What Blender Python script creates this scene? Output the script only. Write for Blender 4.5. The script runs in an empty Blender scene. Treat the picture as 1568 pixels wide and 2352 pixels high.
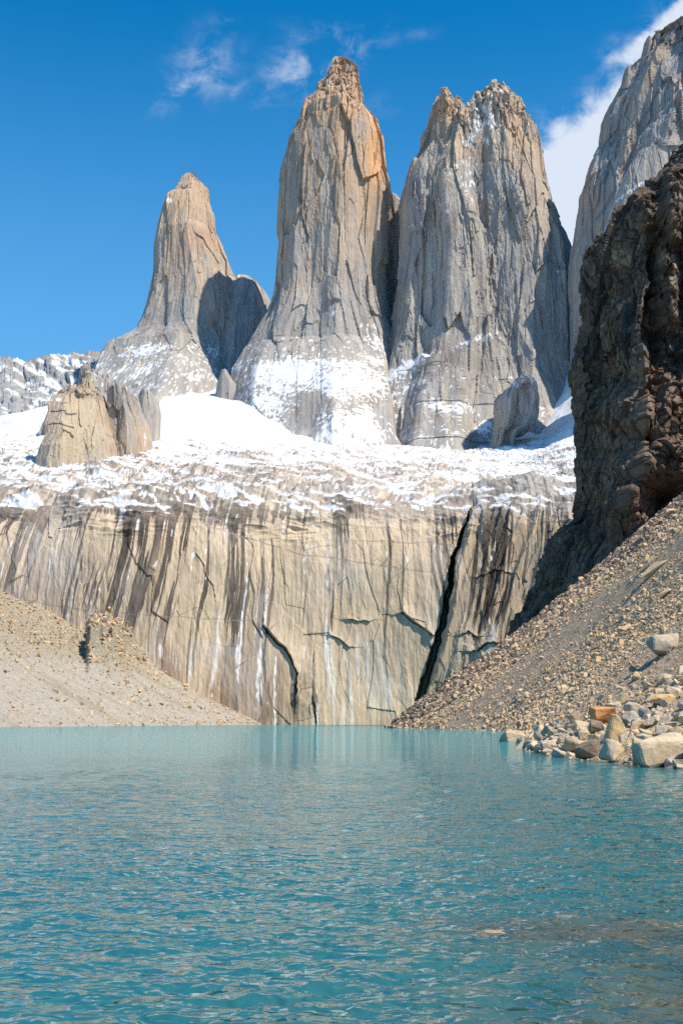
import bpy, bmesh, math, random
import numpy as np
from mathutils import Vector

# ------------------------------------------------------------------ camera, sky, sun, exposure
sc = bpy.context.scene
COL = sc.collection
F = 2756.0                      # focal length in the units of the traced outlines (frame 1568 x 2352)
HOR = 1657.0                    # line of the horizon
CAM_H = 2.4
PITCH = math.atan((HOR - 1176.0) / F)
cam_d = bpy.data.cameras.new('camera')
cam_d.sensor_fit = 'VERTICAL'; cam_d.sensor_height = 36.0; cam_d.sensor_width = 24.0
cam_d.lens = 36.0 * F / 2352.0
cam_d.clip_start = 0.1; cam_d.clip_end = 30000
cam = bpy.data.objects.new('camera', cam_d); COL.objects.link(cam)
cam.location = (0, 0, CAM_H); cam.rotation_euler = (math.pi / 2 + PITCH, 0, 0)
sc.camera = cam

SUN_EL, SUN_AZ = math.radians(53), math.radians(56)      # azimuth to the right of straight behind the camera
SUN_DIR = Vector((math.cos(SUN_EL) * math.sin(SUN_AZ), -math.cos(SUN_EL) * math.cos(SUN_AZ), math.sin(SUN_EL)))
sun_d = bpy.data.lights.new('sun', 'SUN'); sun_d.energy = 5.0; sun_d.angle = math.radians(0.5); sun_d.color = (1.0, 0.91, 0.76)
sun = bpy.data.objects.new('sun', sun_d); COL.objects.link(sun)
sun.rotation_euler = (-SUN_DIR).to_track_quat('-Z', 'Y').to_euler()
sun.location = (300, -200, 800)

cp, sp = math.cos(PITCH), math.sin(PITCH)
def ray(u, v):
    a, b = (np.asarray(u, float) - 784) / F, (1176 - np.asarray(v, float)) / F
    return a, cp - sp * b, sp + cp * b
def world(u, v, Y):
    x, y, z = ray(u, v); t = Y / y
    return x * t, z * t + CAM_H
def project(P):
    x, y, z = P[..., 0], P[..., 1], P[..., 2] - CAM_H
    d = np.maximum(y * cp + z * sp, 0.1); up = z * cp - y * sp
    return 784 + F * x / d, 1176 - F * up / d

w = bpy.data.worlds.new('World'); sc.world = w; w.use_nodes = True
nt = w.node_tree; nt.nodes.clear()
class NT:
    """small helper to wire shader nodes"""
    def __init__(s, nt): s.nt = nt
    def n(s, t, **k):
        nd = s.nt.nodes.new(t)
        for a, b in k.items(): setattr(nd, a, b)
        return nd
    def l(s, a, b): s.nt.links.new(a, b)
    def m(s, op, a, b=None, c=None, clamp=False):
        nd = s.n('ShaderNodeMath', operation=op, use_clamp=clamp)
        for i, q in enumerate((a, b, c)):
            if q is None: continue
            if isinstance(q, (int, float)): nd.inputs[i].default_value = q
            else: s.l(q, nd.inputs[i])
        return nd.outputs[0]
    def rgb(s, a, b, f, mode='MIX'):
        nd = s.n('ShaderNodeMix', data_type='RGBA', blend_type=mode)
        for i, q in ((0, f), (6, a), (7, b)):
            if isinstance(q, (int, float)): nd.inputs[i].default_value = q
            elif isinstance(q, tuple): nd.inputs[i].default_value = (*q, 1)
            else: s.l(q, nd.inputs[i])
        return nd.outputs[2]
    def ss(s, x, a, b):
        nd = s.n('ShaderNodeMapRange', interpolation_type='SMOOTHSTEP')
        s.l(x, nd.inputs[0]); nd.inputs[1].default_value = a; nd.inputs[2].default_value = b
        return nd.outputs[0]
    def noise(s, vec, scale, detail=4, rough=.55, dist=0.0, scl=None):
        if scl:
            mp = s.n('ShaderNodeMapping'); mp.inputs['Scale'].default_value = scl; s.l(vec, mp.inputs[0]); vec = mp.outputs[0]
        nd = s.n('ShaderNodeTexNoise'); s.l(vec, nd.inputs['Vector'])
        nd.inputs['Scale'].default_value = scale; nd.inputs['Detail'].default_value = detail
        nd.inputs['Roughness'].default_value = rough; nd.inputs['Distortion'].default_value = dist
        return nd.outputs[0]
W = NT(nt)
sky = W.n('ShaderNodeTexSky', sky_type='NISHITA'); sky.sun_disc = False
sky.sun_elevation = SUN_EL; sky.sun_rotation = math.pi - SUN_AZ
sky.altitude = 900; sky.air_density = 1.0; sky.dust_density = 0.9; sky.ozone_density = 3.0
SKY_STRENGTH = 0.15
bg = W.n('ShaderNodeBackground'); bg.inputs['Strength'].default_value = SKY_STRENGTH
wo = W.n('ShaderNodeOutputWorld'); W.l(bg.outputs[0], wo.inputs[0])
tc = W.n('ShaderNodeTexCoord'); sep = W.n('ShaderNodeSeparateXYZ'); W.l(tc.outputs['Generated'], sep.inputs[0])
fy = W.m('MAXIMUM', sep.outputs[1], 0.05)
gx, gz = W.m('DIVIDE', sep.outputs[0], fy), W.m('DIVIDE', sep.outputs[2], fy)
comb = W.n('ShaderNodeCombineXYZ'); W.l(gx, comb.inputs[0]); W.l(gz, comb.inputs[1])
# wisps of cloud: banks of real compass direction and height, broken up by noise
def bank(u, v, ru, rv, ang, amt):
    x, z = world(u, v, 1.0); z -= CAM_H
    c, s_ = math.cos(math.radians(ang)), math.sin(math.radians(ang))
    dx, dz = W.m('SUBTRACT', gx, float(x)), W.m('SUBTRACT', gz, float(z))
    a = W.m('ADD', W.m('MULTIPLY', dx, c * F / ru), W.m('MULTIPLY', dz, s_ * F / ru))
    b = W.m('ADD', W.m('MULTIPLY', dx, -s_ * F / rv), W.m('MULTIPLY', dz, c * F / rv))
    r2 = W.m('ADD', W.m('MULTIPLY', a, a), W.m('MULTIPLY', b, b))
    return W.m('MULTIPLY', W.m('EXPONENT', W.m('MULTIPLY', r2, -1.0)), amt)
banks = [(470, 150, 80, 62, 60, .75), (400, 215, 65, 34, 30, .65), (560, 212, 70, 28, -15, .42), (690, 155, 85, 70, 40, 1.05), (840, 110, 55, 45, 40, .60),
         (770, 75, 55, 25, -30, .42), (940, 85, 50, 16, 15, .34), (510, 50, 30, 20, -30, .30),
         (1290, 430, 110, 110, 80, 2.0), (1300, 570, 130, 100, 90, 2.2), (1400, 260, 160, 55, 52, 1.4), (1280, 290, 55, 45, 30, .60),
         (1510, 75, 140, 36, 40, 1.3), (1400, 130, 45, 28, 60, .50), (1340, 230, 50, 25, 30, .42), (1600, 20, 80, 60, 30, 1.0), (880, 240, 40, 25, 0, .28)]
tot = None
for b in banks:
    q = bank(*b); tot = q if tot is None else W.m('ADD', tot, q)
n1 = W.noise(comb.outputs[0], 26, 10, .66, .35, scl=(1, 1.15, 1))
n2 = W.noise(comb.outputs[0], 9, 4, .55, .3)
nn = W.m('ADD', W.m('MULTIPLY', n1, .72), W.m('MULTIPLY', n2, .28))
thick = W.m('MULTIPLY', W.m('MAXIMUM', W.m('SUBTRACT', tot, .6), 0.0), .34)
den = W.m('MULTIPLY', W.m('MINIMUM', tot, 1.0), W.ss(W.m('ADD', nn, thick), .43, .74))
hs = W.n('ShaderNodeHueSaturation'); W.l(sky.outputs[0], hs.inputs['Color'])
hs.inputs['Hue'].default_value = .493; hs.inputs['Saturation'].default_value = 1.70; hs.inputs['Value'].default_value = 1.0
pale = W.rgb(hs.outputs[0], (1.05, 2.75, 4.9), W.m('MULTIPLY', W.ss(sep.outputs[2], .58, .16), .85))          # paler towards the horizon
W.l(W.rgb(pale, (4.2, 4.6, 5.2), W.m('MULTIPLY', den, .92)), bg.inputs['Color'])

sc.view_settings.view_transform = 'Standard'; sc.view_settings.look = 'None'
sc.view_settings.exposure = 0.3; sc.view_settings.gamma = 1.0; sc.view_settings.use_curve_mapping = False
sc.cycles.max_bounces = 6; sc.cycles.diffuse_bounces = 3; sc.cycles.glossy_bounces = 3; sc.cycles.volume_bounces = 0
sc.cycles.use_denoising = False; sc.cycles.sample_clamp_direct = 1.4; sc.cycles.sample_clamp_indirect = 3.0

# ------------------------------------------------------------------ numpy noise
rng = np.random.default_rng(7)
PERM = rng.permutation(256).astype(np.int32); PERM = np.concatenate([PERM, PERM])
GR = rng.normal(size=(256, 3)).astype(np.float32); GR /= np.linalg.norm(GR, axis=1)[:, None]
RND = rng.random((4, 256)).astype(np.float32)
def perlin(x, y, z=0.0, seed=0):
    x, y, z = np.broadcast_arrays(np.asarray(x, np.float32), np.asarray(y, np.float32), np.asarray(z, np.float32))
    sh = x.shape; x = x.ravel() + seed * 17.31; y = y.ravel() + seed * 5.77; z = z.ravel() + seed * 9.13
    xi, yi, zi = np.floor(x).astype(np.int32), np.floor(y).astype(np.int32), np.floor(z).astype(np.int32)
    xf, yf, zf = x - xi, y - yi, z - zi
    u, v, w_ = [t * t * t * (t * (t * 6 - 15) + 10) for t in (xf, yf, zf)]
    out = 0.0
    for i in (0, 1):
        a = PERM[(xi + i) & 255]; wu = u if i else 1 - u
        for j in (0, 1):
            b = PERM[(a + yi + j) & 255]; wv = v if j else 1 - v
            for k in (0, 1):
                g = GR[PERM[(b + zi + k) & 255]]; ww = w_ if k else 1 - w_
                out = out + wu * wv * ww * (g[:, 0] * (xf - i) + g[:, 1] * (yf - j) + g[:, 2] * (zf - k))
    return (out * 1.6).reshape(sh)
def fbm(x, y, z=0.0, o=4, seed=0, gain=.5):
    s, a, f = 0.0, 1.0, 1.0
    for i in range(o):
        s = s + a * perlin(np.asarray(x) * f, np.asarray(y) * f, np.asarray(z) * f, seed + i); a *= gain; f *= 2.03
    return s
def ridged(x, y, z=0.0, o=3, seed=0):
    s, a, f = 0.0, 1.0, 1.0
    for i in range(o):
        s = s + a * (1 - 2 * np.abs(perlin(np.asarray(x) * f, np.asarray(y) * f, np.asarray(z) * f, seed + i))); a *= .5; f *= 2.1
    return s
def cells6(x, y, z=0.0, seed=0):
    """voronoi: distance to nearest, gap to second nearest, two random numbers of the nearest cell, offset from its centre in x and z"""
    x, y, z = np.broadcast_arrays(np.asarray(x, np.float32), np.asarray(y, np.float32), np.asarray(z, np.float32))
    sh = x.shape; x = x.ravel() + seed * 13.7; y = y.ravel() + seed * 3.1; z = z.ravel() + seed * 7.9
    xi, yi, zi = np.floor(x).astype(np.int32), np.floor(y).astype(np.int32), np.floor(z).astype(np.int32)
    d1 = np.full(x.shape, 9., np.float32); d2 = d1.copy(); idx = np.zeros(x.shape, np.int32); ox = np.zeros(x.shape, np.float32); oz = ox.copy()
    for i in (-1, 0, 1):
        a = PERM[(xi + i) & 255]
        for j in (-1, 0, 1):
            b = PERM[(a + yi + j) & 255]
            for k in (-1, 0, 1):
                h = PERM[(b + zi + k) & 255]
                dx, dz = xi + i + RND[0][h] - x, zi + k + RND[2][h] - z
                d = dx ** 2 + (yi + j + RND[1][h] - y) ** 2 + dz ** 2
                near = d < d1
                d2 = np.where(near, d1, np.minimum(d2, d)); idx = np.where(near, h, idx); d1 = np.where(near, d, d1); ox = np.where(near, dx, ox); oz = np.where(near, dz, oz)
    d1, d2 = np.sqrt(d1), np.sqrt(d2)
    return [q.reshape(sh) for q in (d1, d2 - d1, RND[3][idx], RND[3][(idx * 7 + 31) & 255], ox, oz)]
def cells(*a): return cells6(*a)[:4]
def sstep(x, a, b):
    t = np.clip((x - a) / (b - a), 0, 1); return t * t * (3 - 2 * t)
def mix(a, b, f):
    return a + (b - a) * f
def cmix(a, b, f):
    return a + (np.asarray(b, np.float32) - a) * f[..., None]
def blob(u, v, cu, cv, ru, rv, ang=0.0):
    c, s = math.cos(math.radians(ang)), math.sin(math.radians(ang))
    a = ((u - cu) * c - (v - cv) * s) / ru; b = ((u - cu) * s + (v - cv) * c) / rv
    return np.exp(-(a * a + b * b) * 1.2)
def polydist(u, v, pts):
    """distance from (u,v) to a polyline"""
    best = np.full(np.shape(u), 1e9)
    for (x0, y0), (x1, y1) in zip(pts[:-1], pts[1:]):
        dx, dy = x1 - x0, y1 - y0
        t = np.clip(((u - x0) * dx + (v - y0) * dy) / (dx * dx + dy * dy + 1e-9), 0, 1)
        best = np.minimum(best, np.hypot(u - x0 - t * dx, v - y0 - t * dy))
    return best

# ------------------------------------------------------------------ mesh helpers
def tag(o, label=None, cat=None, group=None, kind=None):
    if label: o['label'] = label
    if cat: o['category'] = cat
    if group: o['group'] = group
    if kind: o['kind'] = kind
    return o
def link_mesh(name, V, Q, m, col=None, smooth=False, extra=None, tri=False):
    me = bpy.data.meshes.new(name); V = np.asarray(V, np.float32).reshape(-1, 3)
    Q = np.asarray(Q, np.int32); k = Q.shape[1]
    me.vertices.add(len(V)); me.vertices.foreach_set('co', V.ravel())
    me.loops.add(Q.size); me.loops.foreach_set('vertex_index', Q.ravel())
    me.polygons.add(len(Q)); me.polygons.foreach_set('loop_start', np.arange(0, Q.size, k, dtype=np.int32))
    me.polygons.foreach_set('loop_total', np.full(len(Q), k, np.int32))
    me.polygons.foreach_set('use_smooth', np.full(len(Q), smooth))
    me.update(calc_edges=True)
    if col is not None:
        at = me.color_attributes.new('Col', 'FLOAT_COLOR', 'POINT')
        c = np.ones((len(V), 4), np.float32); c[:, :3] = np.clip(np.asarray(col).reshape(-1, 3), .005, .95)
        at.data.foreach_set('color', c.ravel())
    for nm, arr in (extra or {}).items():
        at = me.attributes.new(nm, 'FLOAT', 'POINT'); at.data.foreach_set('value', np.asarray(arr, np.float32).ravel())
    me.materials.append(m)
    o = bpy.data.objects.new(name, me); COL.objects.link(o)
    return o
def split_snow(name, V, Q, m, col, smooth=False):
    """a rock with the snow lying on it as a part of its own"""
    V = np.asarray(V, np.float32).reshape(-1, 3); col = np.asarray(col).reshape(-1, 3); sn = col[Q].mean(1).min(-1) > .56
    def piece(nm, F_, mt):
        idx, inv = np.unique(F_, return_inverse=True); return link_mesh(nm, V[idx], inv.reshape(F_.shape), mt, col[idx], smooth)
    if sn.sum() < 60: return link_mesh(name, V, Q, m, col, smooth)
    o = piece(name, Q[~sn], m); k = piece('snow_cover', Q[sn], M_SNOWCAP); k.parent = o; k['kind'] = 'stuff'; k['label'] = 'white wind packed snow'
    return o
def quads(nr, nc, wrap=False):
    i = np.arange(nr * nc).reshape(nr, nc)
    if wrap: i = np.concatenate([i, i[:, :1]], 1)
    return np.stack([i[:-1, :-1], i[:-1, 1:], i[1:, 1:], i[1:, :-1]], -1).reshape(-1, 4)
def normals(P, wrap=False):
    if wrap:
        du = np.roll(P, -1, 1) - np.roll(P, 1, 1)
    else:
        du = np.gradient(P, axis=1)
    dv = np.gradient(P, axis=0)
    n = np.cross(du, dv); return n / np.maximum(np.linalg.norm(n, axis=-1, keepdims=True), 1e-6)

# ------------------------------------------------------------------ materials
def rock_mat(name, scale=1.0, bump=.4, dist=1.0, stretch=(1, 1, 1), vary=.25, rough=.9, spec=.2):
    m = bpy.data.materials.new(name); m.use_nodes = True; n = NT(m.node_tree); n.nt.nodes.clear()
    out = n.n('ShaderNodeOutputMaterial'); b = n.n('ShaderNodeBsdfPrincipled'); n.l(b.outputs[0], out.inputs[0])
    b.inputs['Roughness'].default_value = rough; b.inputs['Specular IOR Level'].default_value = spec
    a = n.n('ShaderNodeAttribute', attribute_name='Col'); g = n.n('ShaderNodeNewGeometry')
    f = n.noise(g.outputs['Position'], scale, 6, .65, .2, scl=stretch)
    k = n.m('MULTIPLY_ADD', n.m('SUBTRACT', f, .5), vary * 4, 1.0)
    k = n.m('MAXIMUM', k, .3)
    vm = n.n('ShaderNodeVectorMath', operation='SCALE'); n.l(a.outputs['Color'], vm.inputs[0]); n.l(k, vm.inputs['Scale'])
    n.l(vm.outputs[0], b.inputs['Base Color'])
    bp = n.n('ShaderNodeBump'); bp.inputs['Strength'].default_value = bump; bp.inputs['Distance'].default_value = dist
    n.l(f, bp.inputs['Height']); n.l(bp.outputs[0], b.inputs['Normal'])
    return m
M_TOWER = rock_mat('granite', .22, .7, 4.0, (1, 1, .10), .13)
M_SNOWCAP = rock_mat('wind_packed_snow', .10, .35, 3.0, (1, .6, 1), .04, .7)
M_CLIFF = rock_mat('streaked_granite', .35, .5, 2.0, (1, 1, .10), .16)
M_SNOW = rock_mat('snow_and_slab', .10, .35, 3.0, (1, .6, 1), .05, .7)
M_DARK = rock_mat('dark_conglomerate', .55, .9, 2.5, (1, 1, .6), .28)
M_SCREE = rock_mat('scree_gravel', 1.6, .9, .5, (1, 1, 1), .35)
M_MORAINE = rock_mat('pale_till', .55, .9, 1.6, (1, 1, 1), .22)
M_BOULDER = rock_mat('boulder_rock', 1.3, .7, .25, (1, 1, 1), .18)
M_STONE = rock_mat('stone_rock', 2.5, .3, .1, (1, 1, 1), .12)

# ------------------------------------------------------------------ rock towers
def pl(pts, Y):
    """traced outline -> sorted arrays z, x at distance Y"""
    p = np.array(pts, float); x, z = world(p[:, 0], p[:, 1], Y); o = np.argsort(z); return z[o], x[o]
def loft(left, right, Y, bf, bb, nz, nt_, e=2.6, lean=0.0, front=.72, zmin=None, ext=170.0, flare=0.0, poly=None):
    global BODY
    """closed body: traced left and right edges at distance Y, half depths bf (front) and bb (back) as (z, value) tables"""
    zl, xl = pl(left, Y); zr, xr = pl(right, Y)
    z0 = max(zl[0], zr[0]) if zmin is None else zmin; z0 -= ext; z1 = min(zl[-1], zr[-1])
    z = np.concatenate([np.linspace(z0, z0 + ext, max(int(ext / 6), 2), endpoint=False), np.linspace(z0 + ext, z1, nz)]); a = np.interp(z, zl, xl); b = np.interp(z, zr, xr)
    cx, ax = (a + b) / 2, np.maximum((b - a) / 2, .3)
    hf = np.interp(z, *zip(*bf)); hb = np.interp(z, *zip(*bb))
    nf = int(nt_ * front); th = np.concatenate([np.linspace(math.pi, 2 * math.pi, nf, endpoint=False), np.linspace(0, math.pi, nt_ - nf, endpoint=False)])
    # even spacing along the front of the squarish section
    c, s = np.cos(th), np.sin(th); q = 2 / e
    fl = np.clip(z0 + ext - z, 0, None); ax = ax + flare * fl; hf = hf + (1.5 if ext > 100 else 0) * fl
    C, S = np.sign(c) * np.abs(c) ** q, np.sign(s) * np.abs(s) ** q
    fr = np.s_[:nf]; L = np.concatenate([[0], np.cumsum(np.hypot(np.diff(C[fr]), np.diff(S[fr])))])
    tt = np.interp(np.linspace(0, L[-1], nf), L, th[fr]); c, s = np.cos(tt), np.sin(tt)
    C[fr], S[fr] = np.sign(c) * np.abs(c) ** q, np.sign(s) * np.abs(s) ** q
    if poly is not None:                                   # faceted front: flat faces meeting at corners
        pp = np.array(poly, float); L = np.concatenate([[0], np.cumsum(np.hypot(np.diff(pp[:, 0]), np.diff(pp[:, 1])))])
        q = np.linspace(0, L[-1], nf, endpoint=False); C = C + 0; S = S + 0; C[:nf] = np.interp(q, L, pp[:, 0]); S[:nf] = np.interp(q, L, pp[:, 1])
    taper = np.clip(ax / (ax.max() * .25), .05, 1)
    D = np.where(S[None] < 0, hf[:, None], hb[:, None]) * S[None] * taper[:, None]
    rx, ry = float(np.median(ax)), float(np.median(hf))
    mx, my = np.minimum(ax, rx * 1.12)[:, None], mix(ry, np.minimum(hf, ry * 1.6), .3)[:, None]
    BODY = np.stack([cx[:, None] + mx * C[None], my * S[None], np.repeat(z[:, None], nt_, 1)], -1)   # unrolled place on the body, so joints follow its shape
    P = np.stack([cx[:, None] + ax[:, None] * C[None], Y + D + lean * (z[:, None] - z0), np.repeat(z[:, None], nt_, 1)], -1)
    return P
def finish(name, P, col, m, smooth=False):
    """grid of rings -> closed mesh"""
    nr, nc = P.shape[:2]
    V = np.concatenate([P.reshape(-1, 3), P[-1].mean(0)[None], P[0].mean(0)[None]])
    Q = quads(nr, nc, True); t, b = nr * nc, nr * nc + 1
    r = np.arange(nc); r2 = np.roll(r, -1); T = (nr - 1) * nc
    cap = np.concatenate([np.stack([T + r, T + r2, np.full(nc, t), np.full(nc, t)], -1)[:0], ])
    C = np.concatenate([col.reshape(-1, 3), col[-1].mean(0)[None], col[0].mean(0)[None]])
    # caps as thin quads sharing the centre by pairs
    r = np.arange(0, nc - 1, 2)
    top = np.stack([T + r, T + r + 1, T + (r + 2) % nc, np.full(len(r), t)], -1)
    bot = np.stack([(r + 2) % nc, r + 1, r, np.full(len(r), b)], -1)
    return split_snow(name, V, np.concatenate([Q, top, bot]), m, C, smooth)
def granite_disp(P, amp=1.0, seed=0, sc_=1.0):
    """big flat faces with sharp corners, pillars, flakes and short flutes of jointed granite"""
    x, y, z = BODY[..., 0] / sc_, BODY[..., 1] / sc_, BODY[..., 2] / sc_
    wx = x + 2.2 * perlin(x / 60, y / 60, z / 300, seed + 3) + .7 * perlin(x / 14, y / 14, z / 30, seed + 4)
    zz = z + 14 * perlin(x / 25, y / 25, z / 60, seed + 7)
    d = 10 * perlin(x / 85, y / 85, z / 620, seed)
    _, g0, r0, q0, ox, oz = cells6(wx / 46, y / 46, zz / 250, seed + 11)
    d = d + 11 * (r0 - .5) + 20 * (q0 - .5) * ox + 8 * (r0 - .5) * oz
    _, g1, r1, q1, ox, oz = cells6(wx / 19, y / 19, zz / 120, seed + 1)
    k = sstep(perlin(x / 45, y / 45, z / 150, seed + 8), -.05, .55)
    d = d + (3 + 5 * k) * (r1 - .5) + 9 * (q1 - .5) * ox + 4 * (r1 - .5) * oz
    _, g2, r2, q2, ox, oz = cells6(wx / 7.5, y / 7.5, zz / 48, seed + 2)
    d = d + (1.0 + 3.4 * k) * (r2 - .5) + (.8 + 2.2 * k) * (q2 - .5) * ox + (.15 + 1.2 * k) * ridged(wx / 12, y / 12, z / 300, 2, seed + 6)
    _, g3, r3, q3, ox, oz = cells6(wx / 3.4, y / 3.4, zz / 13, seed + 5)
    d = d + (.5 + 1.2 * k) * (r3 - .5)
    d = d + .6 * fbm(x / 5, y / 5, z / 12, 2, seed + 9)
    return d * amp * sc_, g1, r1, q1, g2, r2, mix(q2, r3, .4)
def granite_col(P, zt, seed, warm_lo, warm_hi, parts):
    """grey below, tan to orange above, in streaks and blocks"""
    x, y, z = BODY[..., 0], BODY[..., 1], BODY[..., 2]
    _, g1, r1, q1, g2, r2, q2 = parts
    st = fbm(x / 16, y / 16, z / 320, 3, seed + 11); bl = fbm(x / 60, y / 60, z / 110, 3, seed + 14)
    h = (z - warm_lo) / (warm_hi - warm_lo) + .30 * st + .38 * bl
    warm = sstep(h, 0, 1)
    c = cmix(np.array([.350, .322, .292], np.float32) * np.ones(P.shape, np.float32), (.445, .335, .235), warm)
    c = cmix(c, (.50, .33, .20), sstep(h, .85, 1.6) * .8)
    c = cmix(c, (.315, .305, .295), sstep(st - .5 * bl, .15, .7) * .7)          # pale grey water streaks
    c = cmix(c, (.47, .41, .32), sstep(-st + .4 * bl, .2, .8) * .55)
    c = cmix(c, (.27, .20, .16), sstep(fbm(x / 24, y / 24, z / 60, 3, seed + 21), .45, .9) * .6)   # rusty stains
    c = c * (.92 + .14 * q1 + .16 * (q2 - .5))[..., None]
    fl = fbm(x / 4.5, y / 4.5, z / 110, 3, seed + 24)
    c = c * (1 + .22 * fl - .14 * (1 - sstep(g1, 0, .05)) * (q1 > .4))[..., None]
    return c
SNOW = np.array([.71, .72, .735], np.float32)
def snow_on(P, c, amount, seed, streak=(7, 7, 22), slopek=.5, sharp=.16):
    sharp = .055
    n = normals(P, True); nz = np.abs(n[..., 2])
    x, y, z = P[..., 0], P[..., 1], P[..., 2]
    f = fbm(x / streak[0], y / streak[1], z / streak[2], 3, seed + 31) * .72 + .30 * perlin(x / 3, y / 3, z / 8, seed + 36) + .45 * fbm(x / 40, y / 40, z / 40, 2, seed + 34)
    s = sstep(f + slopek * (nz - .35) + amount, .5 - sharp, .5 + sharp)
    return cmix(c, SNOW, np.clip(s, 0, 1))

ledge_amount = lambda u, v: np.full(np.shape(u), -.35)
# --- the middle tower
cl = [(777, 132), (769.6, 135.7), (768, 151), (757.7, 161), (756, 175), (746, 184), (733, 196), (732, 211), (718.4, 221), (701.3, 236.5), (691, 257), (687.6, 287.8), (677.4, 291), (663.7, 322), (651.7, 356), (646, 390), (645, 411), (639.7, 462), (636.3, 547.5), (633, 633), (629.5, 674), (624.4, 701), (609, 735.5), (578, 786.8), (554, 824), (530, 870), (518, 940), (510, 1080)]
cr = [(779, 132), (786.7, 133), (804, 139), (814, 147.6), (821, 161), (826, 199), (831, 243), (844.8, 260), (858.5, 281), (872, 318.5), (879, 390), (885.8, 414), (892, 450), (888, 496), (884, 558), (884, 616), (886, 667), (894, 708), (906, 750), (930, 800), (945, 880), (960, 960), (970, 1080)]
Yc = 2300
zc = lambda v, Y: float(world(784, v, Y)[1])
P = loft(cl, cr, Yc, [(zc(1080, Yc), 360), (zc(1000, Yc), 290), (zc(930, Yc), 230), (zc(865, Yc), 168), (zc(815, Yc), 130), (zc(700, Yc), 110), (zc(560, Yc), 95), (zc(300, Yc), 78), (zc(132, Yc), 40)], [(0, 140), (2000, 60)], 620, 420, 2.9, flare=.5, poly=[(-1, 0), (-.93, -.42), (-.62, -.80), (-.08, -.94), (.12, -1.04), (.66, -.86), (1, 0)])
n = normals(P, True)
up = sstep(P[..., 2], zc(900, Yc), zc(760, Yc))
parts = granite_disp(P, 1.0, 1)
rag = sstep(P[..., 2], zc(300, Yc), zc(180, Yc))                      # broken summit blocks
d = parts[0] * (.55 + .45 * up) + rag * 9 * (cells(P[..., 0] / 13, P[..., 1] / 13, P[..., 2] / 24, 9)[2] - .5) + rag * 5 * (cells(P[..., 0] / 6, P[..., 1] / 6, P[..., 2] / 9, 10)[2] - .5)
P0 = P.copy(); P = P - n * 0 + np.stack([n[..., 0] * d * .55, n[..., 1] * d, n[..., 2] * d * .3], -1) * np.where((n[:, :, 1] * (P[..., 1] - Yc)).mean() > 0, 1, -1)
u, v = project(P)
c = granite_col(P, 0, 1, zc(800, Yc), zc(440, Yc), parts)
c = cmix(c, (.62, .36, .18), np.clip(blob(u, v, 868, 330, 28, 110, -8) * 1.3, 0, .85))
c = cmix(c, (.52, .34, .22), blob(u, v, 800, 190, 60, 90) * .5)
c = cmix(c, (.52, .45, .36), np.exp(-((u - 748 - (v - 450) * .02) / 9) ** 2) * sstep(v, 340, 420) * (1 - sstep(v, 620, 720)) * .7)
amt = -.42 + 0 * u + .30 * sstep(v, 640, 780)
amt = amt + 1.05 * blob(u, v, 660, 848, 95, 34, 0) * sstep(v - 818 - 16 * perlin(P[..., 0] / 30, 0, 0, 3) - .06 * np.abs(u - 660), 0, 16) + .62 * blob(u, v, 770, 880, 90, 60, 0) + .75 * blob(u, v, 600, 930, 100, 70, 30) + .55 * blob(u, v, 840, 985, 35, 50, 20) + .45 * blob(u, v, 850, 880, 60, 40, -20) - .45 * blob(u, v, 740, 925, 60, 22, -15) - .5 * blob(u, v, 690, 985, 40, 40, 15)
amt = amt + .75 * blob(u, v, 780, 985, 90, 50) - .55 * blob(u, v, 700, 950, 55, 40, 20) - .5 * blob(u, v, 620, 900, 50, 14, -20) + .55 * blob(u, v, 860, 790, 30, 60, 0)
amt = amt + .5 * blob(u, v, 765, 718, 30, 10, -30) + .45 * blob(u, v, 820, 745, 30, 12, -10) + .35 * blob(u, v, 705, 590, 8, 14) + .3 * rag * (v > 180)
c = snow_on(P, c, amt, 2, (6, 6, 17), .55, .13)
TOWER_C = tag(finish('rock_tower', P, c, M_TOWER), 'tallest granite tower, orange tinted summit, standing in the middle of three', 'rock tower', 'granite rock towers')

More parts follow.
